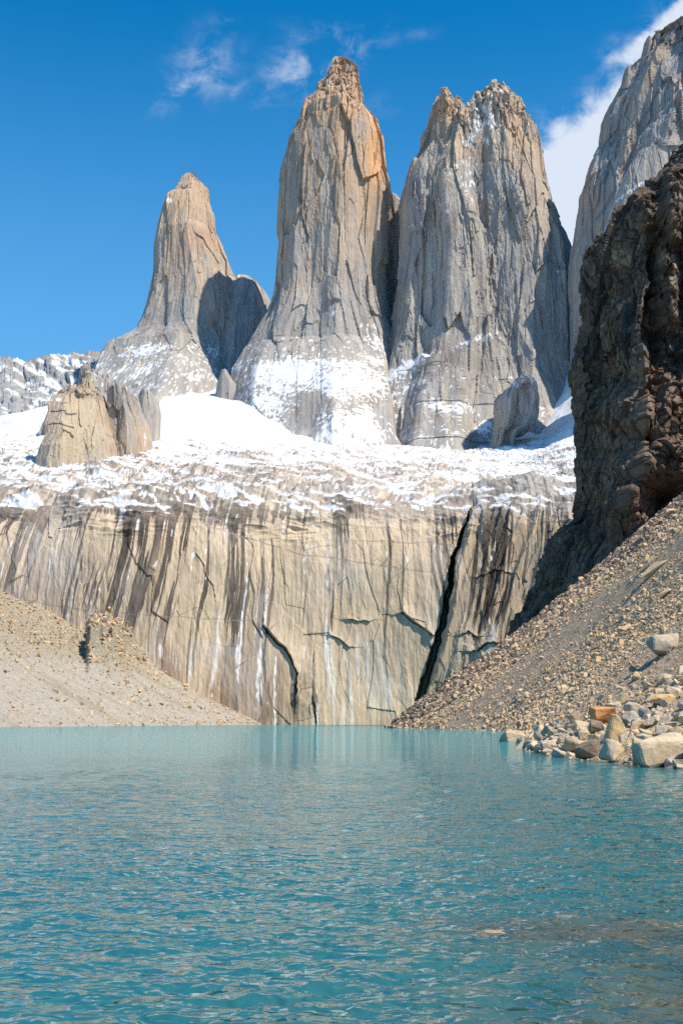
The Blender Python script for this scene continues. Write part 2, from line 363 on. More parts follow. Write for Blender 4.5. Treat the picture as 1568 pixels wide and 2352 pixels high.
# --- the right tower, two heads on one trunk (one continuous rock; heads merged into the same mesh)
Yr = 2240
rl = [(1052, 262), (1040, 264), (1008, 268), (997, 280), (989.7, 294), (980.6, 312), (974, 343.5), (951, 379.5), (933, 411), (919.8, 447), (915.3, 483), (916, 555), (917, 600), (914, 650), (905, 713), (897, 771.6), (886, 810), (860, 880), (838, 940), (815, 1000), (800, 1100)]
rr = [(1056, 262), (1080, 266), (1150, 270), (1192, 280), (1217, 296), (1228.5, 316), (1235, 352.5), (1244, 424.6), (1260, 470), (1276, 505.7), (1294, 541.8), (1305, 568.8), (1316, 600), (1320, 700), (1324, 800), (1328, 900), (1332, 1100)]
def rt_body(left, right, nz, nt_, zmin, bf, bb, e, seed, Y=Yr, poly=None):
    P = loft(left, right, Y, bf, bb, nz, nt_, e, zmin=zmin, ext=170.0 if nz > 300 else 12.0, flare=.5 if nz > 300 else 0.0, poly=poly)
    n = normals(P, True); sg = 1 if (n[:, :, 1] * (P[..., 1] - Y)).mean() > 0 else -1
    parts = granite_disp(P, 1.0, 4, .92)
    up = sstep(P[..., 2], zc(960, Y), zc(700, Y))
    u, v = project(P)
    top = sstep(v, 420, 240)
    d = parts[0] * (.6 + .55 * up + .25 * top) + top * 7 * (cells(P[..., 0] / 11, P[..., 1] / 11, P[..., 2] / 34, 12)[2] - .5)
    rl_ = np.interp(u, [800, 850, 905, 985, 1060, 1130, 1200], [935, 905, 862, 818, 850, 905, 960]) + 7 * perlin(u / 14, 0, 0, 41)
    d = d + (30 * sstep(v, rl_, rl_ + 9) * (1 - sstep(np.abs(u - 985), 130, 205))) * (nz > 300)
    d = d + 12 * up * ridged(P[..., 0] / 48, P[..., 1] / 90, P[..., 2] / 700, 1, 8)
    d = d + sstep(v, 320, 250) * 5 * (cells(P[..., 0] / 6, P[..., 1] / 6, P[..., 2] / 10, 13)[2] - .5)
    spk = sstep(v, 300, 240) * 11 * (cells(P[..., 0] / 9, P[..., 1] / 9, 0, 14)[2] - .45)
    P = P + np.stack([n[..., 0] * d * .55, n[..., 1] * d, n[..., 2] * d * .3], -1) * sg
    P[..., 2] += spk
    u, v = project(P)
    c = granite_col(P, 0, 5, zc(700, Y), zc(120, Y), parts)
    c = cmix(c, (.52, .36, .24), np.clip(blob(u, v, 1020, 250, 50, 40) + blob(u, v, 1185, 275, 25, 35) + .6 * blob(u, v, 1225, 400, 25, 100), 0, .75))
    c = cmix(c, (.47, .38, .28), np.exp(-((u - 1010) / 12) ** 2) * sstep(v, 340, 420) * (1 - sstep(v, 560, 640)) * .6)
    c = cmix(c, (.45, .38, .30), blob(u, v, 1235, 520, 30, 160, -8) * .5)
    # dark dyke crossing the lower face
    wob = 7 * perlin(P[..., 0] / 30, P[..., 2] / 30, 0, 6)
    dk = polydist(u, v + wob, [(960, 900), (1060, 800), (1150, 700), (1215, 620), (1250, 597), (1290, 610)])
    c = cmix(c, (.20, .20, .215), (1 - sstep(dk, 2, 11)) * (.62 + .3 * perlin(P[..., 0] / 9, P[..., 1] / 9, P[..., 2] / 9, 8)))
    c = cmix(c, (.23, .19, .165), np.clip(blob(u, v, 1000, 800, 40, 16, 15) * .7 + blob(u, v, 1010, 840, 60, 20, 15) * .6 + blob(u, v, 1090, 850, 60, 50) * .3, 0, .7))
    a = -.40 + .2 * sstep(v, 700, 900) + 0 * u
    a = a + .66 * blob(u, v, 1125, 265, 80, 80) + .50 * blob(u, v, 1070, 400, 110, 170)
    a = a + 1.1 * blob(u, v, 1080, 783, 60, 10, 20) + 1.2 * blob(u, v, 912, 850, 90, 15, 28) + .7 * blob(u, v, 850, 920, 60, 40, 30)
    a = a + .7 * blob(u, v, 1010, 935, 45, 14, -15) + .6 * blob(u, v, 1060, 940, 25, 14) + .5 * blob(u, v, 900, 1000, 90, 20) + .55 * blob(u, v, 1100, 985, 70, 16, 15) + .35 * blob(u, v, 1120, 655, 40, 16) + .45 * blob(u, v, 950, 880, 60, 30, 25) + .4 * blob(u, v, 880, 960, 60, 60)
    c = snow_on(P, c, a, 6, (6, 6, 15), .5, .13)
    return P, c
bodies = [rt_body(rl, rr, 560, 520, None, [(zc(1100, Yr), 290), (zc(1000, Yr), 210), (zc(900, Yr), 160), (zc(800, Yr), 128), (zc(600, Yr), 100), (zc(290, Yr), 70), (zc(262, Yr), 40)], [(0, 140), (2000, 50)], 2.9, 4, poly=[(-1, 0), (-.86, -.55), (-.58, -.72), (-.46, -.98), (-.20, -1.04), (-.05, -.88), (.30, -.92), (.42, -1.06), (.78, -.90), (1, 0)])]
h1l = [(1010, 227), (1004, 233), (1001, 240), (996, 258), (990, 290), (983, 330)]; h1r = [(1013, 227), (1022, 232), (1030, 237.5), (1037, 248), (1044, 252), (1050, 270), (1066, 330)]
h2l = [(1127, 217), (1112, 228), (1098, 237.5), (1090, 254), (1077, 266), (1062, 330)]; h2r = [(1130, 217), (1142, 217), (1154, 224), (1168, 240), (1184, 256), (1193, 279), (1212, 330)]
HEADS = 1
h3l = [(1045, 235), (1043, 246), (1040, 270), (1035, 300)]; h3r = [(1047, 235), (1057, 240), (1061, 258), (1070, 280), (1078, 300)]
for hl, hr, b0 in ((h1l, h1r, 60), (h2l, h2r, 75), (h3l, h3r, 28)):
    bodies.append(rt_body(hl, hr, 130, 170, None, [(zc(335, Yr), b0 * .2), (zc(300, Yr), b0 * .62), (zc(262, Yr), b0 * .82), (zc(215, Yr), b0 * .5)], [(0, 40), (2000, 40)], 2.4, 4))
def merge_grids(name, bodies, m, smooth=False):
    Vs, Qs, Cs, off = [], [], [], 0
    for P, c in bodies:
        nr, nc = P.shape[:2]
        V = np.concatenate([P.reshape(-1, 3), P[-1].mean(0)[None]]); C_ = np.concatenate([c.reshape(-1, 3), c[-1].mean(0)[None]])
        r = np.arange(0, nc - 1, 2); T = (nr - 1) * nc
        Q = np.concatenate([quads(nr, nc, True), np.stack([T + r, T + r + 1, T + (r + 2) % nc, np.full(len(r), nr * nc)], -1)])
        Vs.append(V); Cs.append(C_); Qs.append(Q + off); off += len(V)
    return split_snow(name, np.concatenate(Vs), np.concatenate(Qs), m, np.concatenate(Cs), smooth)
tag(merge_grids('rock_tower', bodies, M_TOWER), 'broad grey granite tower with two ragged snow dusted summits, right of the tallest one', 'rock tower', 'granite rock towers')

def simple_body(left, right, Y, bf, bb, nz, nt_, e, seed, amp, scl, colf, snowf, lean=0.0, streak=(6, 6, 15), xk=.5, ext=60.0, flare=0.0, poly=None, jag=0.0):
    P = loft(left, right, Y, bf, bb, nz, nt_, e, lean, ext=ext, flare=flare, poly=poly)
    n = normals(P, True); sg = 1 if (n[:, :, 1] * (P[..., 1] - P[..., 1].mean(1, keepdims=True))).mean() > 0 else -1
    parts = granite_disp(P, amp, seed, scl)
    d = parts[0]
    P = P + np.stack([n[..., 0] * d * xk, n[..., 1] * d, n[..., 2] * d * .3], -1) * sg
    if jag:                                                # broken, stepped crest
        h_ = sstep(P[..., 2], P[..., 2].max() - 45, P[..., 2].max() - 8)
        P[..., 2] += h_ * jag * (cells(P[..., 0] / 7, P[..., 1] / 9, 0, seed + 3)[2] - .6) + h_ * jag * .5 * (cells(P[..., 0] / 3, P[..., 1] / 4, 0, seed + 4)[2] - .5)
    u, v = project(P); c = colf(P, u, v, parts)
    if snowf is not None: c = snow_on(P, c, snowf(P, u, v), seed + 2, streak)
    return P, c

# --- the left tower
Yl = 2520
ll = [(435, 398.7), (428, 401), (418, 410), (413, 423), (398, 445), (382, 454), (378, 462), (371, 484), (363, 520), (356, 560), (353.5, 623), (346, 663), (336, 703), (325, 733), (308, 766), (288, 788), (259, 802), (230, 815), (215, 850), (205, 900)]
lr = [(438, 398.7), (446, 403), (464, 421), (479, 431), (483, 465), (492.6, 495), (495, 531), (504, 550), (523, 597), (537, 634), (552, 660), (570, 700), (585, 760), (600, 830), (610, 900)]
sl = [(560, 637), (550, 639), (528, 645), (490, 690), (450, 760), (420, 900)]
sr = [(566, 637), (572, 639), (589, 648), (607, 667), (618, 685), (626, 705), (640, 760), (650, 900)]
def l_col(P, u, v, parts):
    c = granite_col(P, 0, 9, zc(800, Yl), zc(540, Yl), parts)
    c = cmix(c, (.42, .27, .19), np.clip(blob(u, v, 470, 545, 45, 30, 10) * .7 + blob(u, v, 415, 590, 25, 70) * .5, 0, .7))
    c = cmix(c, (.40, .40, .39), blob(u, v, 368, 575, 9, 45) * .8)
    return cmix(c, (.50, .36, .26), blob(u, v, 450, 450, 55, 60) * .55)
def l_snow(P, u, v):
    return -.42 + 0 * u + .44 * sstep(v, 755, 815) + .35 * blob(u, v, 350, 800, 80, 30, 20) + 1.4 * blob(u, v, 388, 461, 12, 8) + .45 * blob(u, v, 310, 765, 60, 4, 8) + .2 * blob(u, v, 480, 825, 50, 30)
b1 = simple_body(ll, lr, Yl, [(zc(900, Yl), 230), (zc(840, Yl), 168), (zc(780, Yl), 126), (zc(640, Yl), 92), (zc(480, Yl), 60), (zc(398, Yl), 30)], [(0, 120), (2000, 40)], 420, 380, 2.5, 9, .8, .8, l_col, l_snow, ext=170, flare=.5, poly=[(-1, 0), (-.78, -.66), (-.12, -.95), (.10, -1.05), (.55, -.70), (1, 0)])
b2 = simple_body(sl, sr, Yl + 40, [(zc(900, Yl), 190), (zc(760, Yl), 130), (zc(640, Yl), 60)], [(0, 100), (2000, 100)], 230, 220, 2.4, 10, .7, .8, l_col, l_snow, ext=170, flare=.5, poly=[(-1, 0), (-.6, -.75), (.1, -1), (.55, -.85), (1, 0)])
tag(merge_grids('rock_tower', [b1, b2], M_TOWER), 'smallest granite tower with hooked tan peak and sloping shoulder, left of the tallest one', 'rock tower', 'granite rock towers')

# --- notch of rock closing the gap between the middle and right towers
gl = [(893, 449), (885, 470), (872, 520), (860, 700), (850, 900)]; gr = [(896, 449), (908, 466), (920, 478), (935, 500), (960, 700), (970, 900)]
def g_col(P, u, v, parts): return granite_col(P, 0, 12, zc(640, 2400), zc(200, 2400), parts)
def g_snow(P, u, v): return -.3 + 0 * u + .9 * np.exp(-((u - (912 - (v - 640) * .12)) / 6) ** 2) * sstep(v, 610, 680) + .1 * sstep(v, 430, 500)
P, c = simple_body(gl, gr, 2430, [(0, 90), (zc(449, 2430), 60)], [(0, 90), (2000, 60)], 300, 150, 2.6, 12, .8, .7, g_col, g_snow)
tag(finish('rock_wall', P, c, M_TOWER), 'shaded rock wall closing the narrow gap between the two biggest towers', 'rock wall')

# --- the great wall at the right edge, behind the dark cliff
Ym = 2110
ml = [(1760, -160), (1700, -80), (1660, -20), (1600, 40), (1568, 62), (1545, 66), (1529, 66), (1518, 84), (1506, 98), (1494, 94), (1484, 92), (1476, 116), (1463, 139), (1450, 152), (1436, 160), (1428, 180), (1418, 198), (1400, 236), (1383, 278), (1379, 327), (1372, 341), (1355, 370), (1342, 421), (1331, 454), (1329.5, 494), (1325.5, 529), (1320, 577), (1316, 609), (1317, 663), (1316, 760), (1314, 830), (1306, 870), (1280, 960), (1255, 1020), (1235, 1100)]
mr = [(2600, -160), (2650, 300), (2700, 1100)]
def m_col(P, u, v, parts):
    c = granite_col(P, 0, 15, zc(560, Ym), zc(-330, Ym), parts)
    c = cmix(c, (.45, .33, .235), np.clip(blob(u, v, 1350, 440, 25, 110, 12) * 1.1, 0, .8))
    for lw, pts in ((5, [(1568, 120), (1500, 225), (1468, 290), (1440, 390), (1410, 440), (1370, 505)]), (4, [(1400, 370), (1415, 440), (1425, 560)]), (3, [(1568, 250), (1520, 340), (1490, 420)])):
        dk = polydist(u + 5 * perlin(P[..., 0] / 25, P[..., 2] / 25, 0, 7), v, pts)
        c = cmix(c, (.17, .17, .19), (1 - sstep(dk, 1, lw)) * .65)
    return c
def m_snow(P, u, v):
    return -.40 + 0 * u + .55 * sstep(v, 840, 930) * np.exp(-((u - 1280 + (v - 900) * .2) / 30) ** 2)
P, c = simple_body(ml, mr, Ym, [(zc(1100, Ym), 330), (zc(840, Ym), 250), (zc(500, Ym), 190), (zc(0, Ym), 120)], [(0, 200), (3000, 120)], 620, 900, 2.0, 15, 1.2, 1.25, m_col, m_snow, ext=170, poly=[(-1, 0), (-.988, -.22), (-.965, -.30), (-.92, -.60), (-.885, -.60), (-.80, -.86), (-.70, -.84), (-.5, -1), (0, -1), (1, 0)])
mb = [(P, c)]
for pts_l, pts_r in (([(1484, 88), (1480, 96), (1476, 116), (1468, 150)], [(1487, 88), (1492, 98), (1496, 120), (1502, 150)]), ([(1437, 158), (1433, 166), (1428, 182), (1424, 205)], [(1440, 158), (1444, 170), (1450, 185), (1456, 205)]),
                     ([(1505, 84), (1501, 92), (1499, 110), (1496, 140)], [(1509, 84), (1515, 92), (1518, 112), (1524, 140)]), ([(1534, 62), (1530, 68), (1528, 90), (1522, 130)], [(1540, 62), (1544, 72), (1548, 92), (1556, 130)]), ([(1560, 46), (1556, 56), (1552, 80), (1546, 120)], [(1566, 46), (1572, 60), (1580, 84), (1590, 120)])):
    mb.append(simple_body(pts_l, pts_r, Ym - 20, [(0, 25), (3000, 12)], [(0, 25), (3000, 12)], 70, 60, 2.6, 17, .8, .4, m_col, None, ext=8))
tag(merge_grids('rock_wall', mb, M_TOWER), 'huge pale grey rock wall with jagged crest rising out of frame behind the dark cliff', 'rock wall')
# grey buttress leaning on that wall
bl_ = [(1480, 350), (1462, 354), (1455, 370), (1438, 400), (1428, 430), (1415, 462), (1390, 540), (1370, 640)]; br_ = [(1484, 350), (1519, 350), (1600, 352), (1640, 640)]
P, c = simple_body(bl_, br_, 1740, [(0, 60), (zc(350, 1740), 30)], [(0, 120), (2000, 120)], 200, 330, 3, 18, .8, .6,
                   lambda P, u, v, q: granite_col(P, 0, 18, 1500, 2500, q) * 1.12,
                   lambda P, u, v: -.5 + 1.2 * np.exp(-(polydist(u, v, [(1415, 462), (1445, 440), (1462, 428), (1492, 410)]) / 5) ** 2) + .5 * (1 - sstep(v, 350, 358)))
tag(finish('rock_buttress', P, c, M_TOWER), 'light grey rock buttress with snowy ledge just above the dark cliff', 'rock buttress')
# split pinnacle standing on the snow, and two lesser rocks
pl_ = [(1196, 870), (1180, 880), (1160, 900), (1148, 906), (1138, 920), (1136, 960), (1135, 1000), (1122, 1040)]; pr_ = [(1206, 870), (1222, 880), (1232, 890), (1240, 920), (1234, 960), (1212, 990), (1185, 1000), (1178, 1040)]
def p_col(P, u, v, q):
    c = granite_col(P, 0, 20, 900, 2500, q); return cmix(c, (.42, .33, .23), blob(u, v, 1150, 980, 30, 60) * .7)
P, c = simple_body(pl_, pr_, 1890, [(0, 55), (zc(870, 1890), 35)], [(0, 50), (2000, 40)], 170, 190, 2.4, 20, 1.3, .4, p_col,
                   lambda P, u, v: -.28 + 0 * u + .9 * (1 - sstep(v, 878, 900)) + .25 * blob(u, v, 1210, 920, 30, 30), poly=[(-1, 0), (-.85, -.75), (-.45, -1.0), (-.12, -.55), (.15, -.62), (.55, -1.0), (1, 0)])
tag(finish('rock_pinnacle', P, c, M_TOWER), 'split rock pinnacle with snow cap standing on the snow below the broad tower', 'rock pinnacle')
P, c = simple_body([(516, 849), (508, 856), (502, 875), (498, 895), (494, 915)], [(519, 849), (526, 860), (530, 868), (545, 885), (556, 915)], 2180, [(0, 25), (2000, 15)], [(0, 40), (2000, 40)], 80, 90, 2.3, 22, .6, .4,
                   lambda P, u, v, q: granite_col(P, 0, 22, 900, 1600, q) * 1.05, lambda P, u, v: -.3 + 0 * u)
tag(finish('rock_mound', P, c, M_TOWER), 'small bare rock knob on the snow between the smallest and tallest towers', 'rock knob')

# --- the outcrop on the left of the snowfield
Yo = 1480
def o_col(P, u, v, q):
    c = granite_col(P, 0, 25, -900, 900, q)
    c = cmix(c, (.46, .37, .25), np.clip(blob(u, v, 165, 980, 60, 90) * 1.2, 0, .8)); c = cmix(c, (.30, .28, .25), blob(u, v, 290, 935, 40, 45) * .8)
    for pts in ([(118, 945), (150, 944), (152, 952), (176, 950)], [(112, 975), (140, 972), (168, 982)]):
        c = cmix(c, (.06, .055, .05), (1 - sstep(polydist(u, v + 2 * perlin(P[..., 0] / 8, P[..., 2] / 8, 0, 2), pts), .8, 2.6)) * .9)
    return c
o1 = simple_body([(200, 866), (198, 880), (190, 894), (177, 906), (165, 917), (138, 921), (125, 928), (118, 950), (122, 975), (116, 1000), (122, 1030), (110, 1062), (100, 1090)],
                 [(203, 866), (206, 880), (212, 890), (224, 904), (238, 918), (246, 945), (254, 985), (266, 1020), (275, 1062), (290, 1090)], Yo,
                 [(0, 130), (zc(1060, Yo), 95), (zc(960, Yo), 60), (zc(876, Yo), 20)], [(0, 90), (2000, 60)], 230, 260, 3.2, 25, 1.0, .5, o_col, lambda P, u, v: -.5 + .5 * (1 - sstep(v, 925, 940)) * (u < 175) + .8 * sstep(v, 1035, 1075), poly=[(-1, 0), (-.72, -.92), (-.15, -1.04), (.10, -.80), (.60, -.52), (1, 0)], jag=18)
o2 = simple_body([(262, 896), (256, 900), (252, 910), (250, 960), (245, 1010)], [(268, 896), (290, 899), (304, 906), (316, 925), (326, 950), (336, 968), (345, 1010)], Yo + 40,
                 [(0, 70), (zc(896, Yo), 35)], [(0, 70), (2000, 60)], 110, 140, 2.6, 27, .8, .5, o_col, lambda P, u, v: -.45 + .5 * (1 - sstep(v, 900, 906)) + .5 * sstep(v, 965, 1000), poly=[(-1, 0), (-.8, -.8), (.2, -1), (.5, -.6), (1, 0)], jag=14)
tag(merge_grids('rock_outcrop', [o1, o2], M_TOWER), 'tan rock outcrop with sheer front face rising from the snowfield on the left', 'rock outcrop')
o3 = simple_body([(205, 843), (200, 848), (185, 852), (172, 878), (150, 905), (118, 935), (95, 990)], [(208, 843), (218, 862), (250, 868), (266, 878), (270, 900), (290, 940)], 1760,
                 [(0, 80), (zc(843, 1760), 20)], [(0, 80), (2000, 60)], 130, 170, 2.2, 28, .8, .6, lambda P, u, v, q: granite_col(P, 0, 28, 700, 2200, q), lambda P, u, v: -.32 + .15 * (u > 210) + 0 * u, poly=[(-1, 0), (-.3, -.9), (.0, -1.05), (.3, -.7), (1, 0)], jag=14)
tag(finish('rock_outcrop', *o3, M_TOWER), 'grey pointed rock spur behind the tan outcrop on the left', 'rock outcrop')
for lft, rgt, Y, lb in (([(335, 907), (325, 914), (316, 930), (312, 945)], [(338, 907), (352, 910), (362, 918), (368, 945)], 1640, 'low flat rock showing through the snow right of the tan outcrop'),):
    P, c = simple_body(lft, rgt, Y, [(0, 40), (2000, 30)], [(0, 40), (2000, 40)], 50, 90, 2.2, 30, .5, .4, lambda P, u, v, q: granite_col(P, 0, 30, 300, 1500, q) * 1.05, lambda P, u, v: -.3 + 0 * u)
    tag(finish('rock_mound', P, c, M_TOWER), lb, 'rock knob')

# --- far ridge on the left
Yg = 2750
top_u = np.array([-500, -250, -60, 0, 18, 30, 42, 58, 75, 95, 118, 135, 150, 172, 190, 205, 220, 240, 270, 330, 420])
top_v = np.array([850, 830, 826, 819, 817, 824, 821, 830, 824, 818, 812, 811, 815, 806, 812, 803, 806, 806, 815, 850, 900])
nu, nv = 460, 170
uu = np.linspace(-500, 420, nu); tv = np.interp(uu, top_u, top_v) + 5 * np.abs(perlin(uu / 7, 0, 0, 4)) + 2.5 * perlin(uu / 3, 0, 0, 5)
tx, tz = world(uu, tv, Yg)
h = np.linspace(0, 1, nv)[:, None]                       # 0 at the foot in front, 1 at the crest, then down behind
hh = np.concatenate([h, [[.8], [.4], [0.]]]); yy = np.concatenate([Yg - 520 * (1 - h) ** 1.25, [[Yg + 25], [Yg + 140], [Yg + 400]]])
zf = 520 + 0 * tx
P = np.stack([tx[None] * (1 + 0 * hh) * np.where(yy < Yg, yy / Yg, 1), yy + 0 * tx[None], zf[None] + (tz - zf)[None] * hh], -1)
n = normals(P); n *= np.sign(n[..., 2:3] + 1e-9)
d = 9 * ridged(P[..., 0] / 60 + P[..., 2] / 90, P[..., 1] / 160, P[..., 2] / 160, 3, 7) + 3 * perlin(P[..., 0] / 12, P[..., 1] / 12, P[..., 2] / 16, 8)
P = P + n * (d * sstep(1 - hh, 0, .08))[..., None]
u, v = project(P)
c = np.array([.30, .295, .285], np.float32) * (1 + .3 * fbm(P[..., 0] / 20, P[..., 1] / 20, P[..., 2] / 20, 3, 4))[..., None]
c = cmix(c, (.34, .25, .19), sstep(tv[None] + 14 - v, 0, 14) * .7)
c = cmix(c, (.27, .28, .30), sstep(v, 900, 925) * (u < 40) * .6)
s = fbm(P[..., 0] / 30 + P[..., 2] / 26, P[..., 1] / 60, P[..., 2] / 45, 4, 17) * .8 - d / 34 + sstep(v, 812, 850) * .34 - .16 + .25 * (v > 880) * perlin(P[..., 0] / 60, 0, 0, 3) + .35 * blob(u, v, 180, 830, 60, 25)
s = s - .5 * blob(u, v, 30, 935, 70, 22)
c = cmix(c, SNOW, sstep(s, -.02, .26))
tag(split_snow('rock_ridge', P, quads(*P.shape[:2]), M_TOWER, c), 'low jagged ridge streaked with snow on the far left skyline', 'mountain ridge')

# ------------------------------------------------------------------ the wall above the lake and the snowfield on top of it
su = np.concatenate([np.linspace(-380, -30, 90, endpoint=False), np.linspace(-30, 1350, 1180, endpoint=False), np.linspace(1350, 1560, 50)]); S_ = (su - 784) / F / cp
uk = [-400, 0, 300, 550, 800, 1100, 1250, 1330, 1600]
yk = [1100, 1480, 1900, 2150, 2400, 2750]
tab = np.array([[212, 325, 455, 535, 610, 680], [212, 325, 455, 540, 615, 690], [212, 326, 500, 600, 690, 760], [212, 322, 482, 590, 690, 750], [212, 312, 440, 510, 590, 650],
                [206, 305, 432, 505, 590, 700], [206, 310, 452, 592, 690, 780], [206, 314, 500, 690, 810, 910], [206, 320, 560, 780, 900, 990]], float)
tz_ = np.stack([np.interp(su, uk, tab[:, k]) for k in range(len(yk))])      # knots x columns
Yb = 930 + 14 * perlin(S_ * 9, 0, 0, 3) + 10 * np.cos(S_ * 14)
lipdz = 11 * perlin(S_ * 11, 0, 0, 9) + 5 * perlin(S_ * 40, 0, 0, 10) + np.interp(su, [-400, 0, 120, 300, 560, 800, 1000, 1100, 1300], [-6, -4, -4, 4, 3, 0, -8, 2, 8])
prof = [(0, -8), (8, 60), (17, 125), (27, 152), (45, 172), (80, 190), (120, 200)]
kt, ky, kz = [], [], []
knY = np.concatenate([np.array([Yb + p[0] for p in prof]), np.repeat(np.array(yk, float)[:, None], len(su), 1)])
knZ = np.concatenate([np.array([p[1] + lipdz * min(1, max(0, p[1]) / 150) for p in prof]), tz_])
seg = np.hypot(np.diff(knY, axis=0), np.diff(knZ, axis=0)).mean(1)
# rows spaced by how tall they look
vk = 1657 - 2756 * (knZ.mean(1) - 2.4) / knY.mean(1); wgt = np.abs(np.diff(vk)) + .02 * seg
T = np.concatenate([[0], np.cumsum(wgt)]); NR = 830
t = np.linspace(0, T[-1], NR)
def cat(K):
    """smooth interpolation through the knots (monotone cubic)"""
    dk = np.diff(K, axis=0) / np.diff(T)[:, None]
    mk = np.zeros_like(K); mk[1:-1] = np.where(dk[:-1] * dk[1:] > 0, 2 * dk[:-1] * dk[1:] / (dk[:-1] + dk[1:] + 1e-9), 0); mk[0], mk[-1] = dk[0], dk[-1]
    i = np.clip(np.searchsorted(T, t, side='right') - 1, 0, len(T) - 2); hh = (T[i + 1] - T[i])[:, None]; q = ((t - T[i])[:, None]) / hh
    return (2 * q**3 - 3 * q**2 + 1) * K[i] + (q**3 - 2 * q**2 + q) * hh * mk[i] + (-2 * q**3 + 3 * q**2) * K[i + 1] + (q**3 - q**2) * hh * mk[i + 1]
PY, PZ = cat(knY), cat(knZ)
P = np.stack([S_[None] * (PY * cp + PZ * sp) * cp, PY, PZ], -1)
P[..., 0] = (su[None] - 784) / F * (PY * cp + (PZ - CAM_H) * sp)
u, v = project(P)
wall = 1 - sstep(P[..., 2], 158, 188)
# gully and the slab right of it: the slab stands forward, its left side is a wall of its own
gu = np.interp(v, [1140, 1175, 1215, 1270, 1340, 1420, 1510, 1570, 1620], [1100, 1086, 1070, 1052, 1041, 1028, 1001, 985, 968]) + 5 * perlin(v / 22, 0, 0, 4) + 1.2 * perlin(v / 7, 0, 0, 5)
fwd = sstep(v, 1150, 1215) * (.10 * sstep(u, gu - 1.5, gu + 4) - .50 * np.exp(-np.maximum(np.abs(u - gu + 7) / np.interp(v, [1180, 1300, 1500, 1600], [2, 5.2, 7.5, 10.5]) / (1 + .3 * perlin(v / 28, 0, 0, 6)), 0) ** 4))
slab = sstep(u, gu - 2, gu + 3)
disp = np.zeros(u.shape)
x, y, z = P[..., 0], P[..., 1], P[..., 2]
disp += wall * (6 * perlin(x / 90, y / 90, z / 120, 2) + .9 * ridged(x / 26, y / 60, z / 220, 2, 5) + .28 * ridged((x + 3 * perlin(x / 20, z / 30, 0, 9)) / 6, y / 60, z / 90, 2, 6))
_, g1, r1, q1 = cells((x + 5 * perlin(x / 25, z / 30, 0, 31)) / 17, y / 40, z / 60, 4)
_, g2, r2, q2 = cells((x + 2 * perlin(x / 9, z / 12, 0, 32)) / 5.5, y / 14, z / 40, 5)
disp += wall * (1.5 * (r1 - .5) + .5 * (r2 - .5) + .45 * fbm(x / 5, y / 5, z / 14, 3, 8))
disp += slab * wall * (4 * ridged((x - .35 * z) / 14, y / 30, z / 90, 2, 9) + 1.6 * (cells((x - .35 * z) / 4, y / 8, z / 20, 6)[2] - .5))
cracks = [(6, 10, [(606, 1440), (622, 1462), (640, 1482), (655, 1492), (668, 1515), (681, 1548), (679, 1600)]), (3, 5, [(762, 1460), (780, 1468), (800, 1486)]), (3, 5, [(798, 1422), (818, 1425), (842, 1424)]),
          (5, 8, [(926, 1410), (950, 1430), (975, 1446), (992, 1462)]), (3, 6, [(1064, 1462), (1076, 1452), (1096, 1466)]), (4, 8, [(1082, 1500), (1110, 1490), (1140, 1478)]), (1.6, 3, [(1095, 1330), (1130, 1312), (1170, 1318)]), (2, 4, [(718, 1600), (722, 1625), (726, 1660)]),
          (1.5, 2.5, [(448, 1270), (470, 1300), (474, 1325), (490, 1345), (494, 1375)])]
wob = 5 * perlin(x / 9, z / 9, y / 60, 3) + 2.5 * perlin(x / 3, z / 3, 0, 4); crk = np.zeros(u.shape)
near = wall > .02
for wd, dep, pts in cracks:
    dd = np.full(u.shape, 99.); dd[near] = polydist((u + wob)[near], (v + wob)[near], pts)
    wv = wd * (.40 + .45 * perlin(x / 12, z / 12, wd, 6)); k = 1 - sstep(dd, wv * .3, np.maximum(wv, .6)); crk = np.maximum(crk, k); disp -= k * dep * .55
    pu, pv = np.array(pts, float).T; o_ = np.argsort(pv if abs(pv[-1] - pv[0]) > abs(pu[-1] - pu[0]) else pu)
    side = ((u + wob) - np.interp(v + wob, pv[o_], pu[o_])) if abs(pv[-1] - pv[0]) > abs(pu[-1] - pu[0]) else (np.interp(u + wob, pu[o_], pv[o_]) - (v + wob))
    disp += np.where((side > 0) & (dd < 60), dep * .38 * np.exp(-(dd / (4.5 * wd)) ** 1.2), 0) * (dd < 90)
# the bench on the left and bumps of the rounded lip
disp += (1 - sstep(np.abs(P[..., 2] - 168 - 6 * np.sin(su / 60.)[None]), 0, 26)) * (4 * perlin(x / 40, y / 40, z / 14, 14) + 2.4 * ridged(x / 22, y / 22, z / 7, 2, 15))
# slabs and furrows under the snow
low = sstep(v, 985, 1060) * (1 - wall)
rib = ridged((x * .55 + y * .35) / 30, (y - x * .25) / 70, 0, 3, 21); fine = ridged((x * .5 + y * .4) / 10, y / 26, 0, 2, 23)
lump = fbm(x / 60, y / 80, 0, 4, 27)
shelf = (1 - wall) * (low * (4.5 * rib + 2.0 * fine + 5 * lump + 1.2 * perlin(x / 4, y / 8, 0, 26)) + (1 - low) * (9 * fbm(x / 130, y / 150, 0, 3, 29) + 1.1 * fbm(x / 16, y / 14, 0, 3, 34) + 1.3 * ridged(x / 26, y / 18, 0, 3, 30) * sstep(perlin(x / 140, y / 140, 0, 33), -.1, .4)))
n = normals(P); n *= -np.sign(n[..., 1:2] - n[..., 2:3] + 1e-9)
P = P + n * (disp + shelf)[..., None]
dY = -62 * fwd
P[..., 0] += dY * P[..., 0] / P[..., 1]; P[..., 2] += dY * (P[..., 2] - CAM_H) / P[..., 1] * (1 - fwd * .0); P[..., 1] += dY
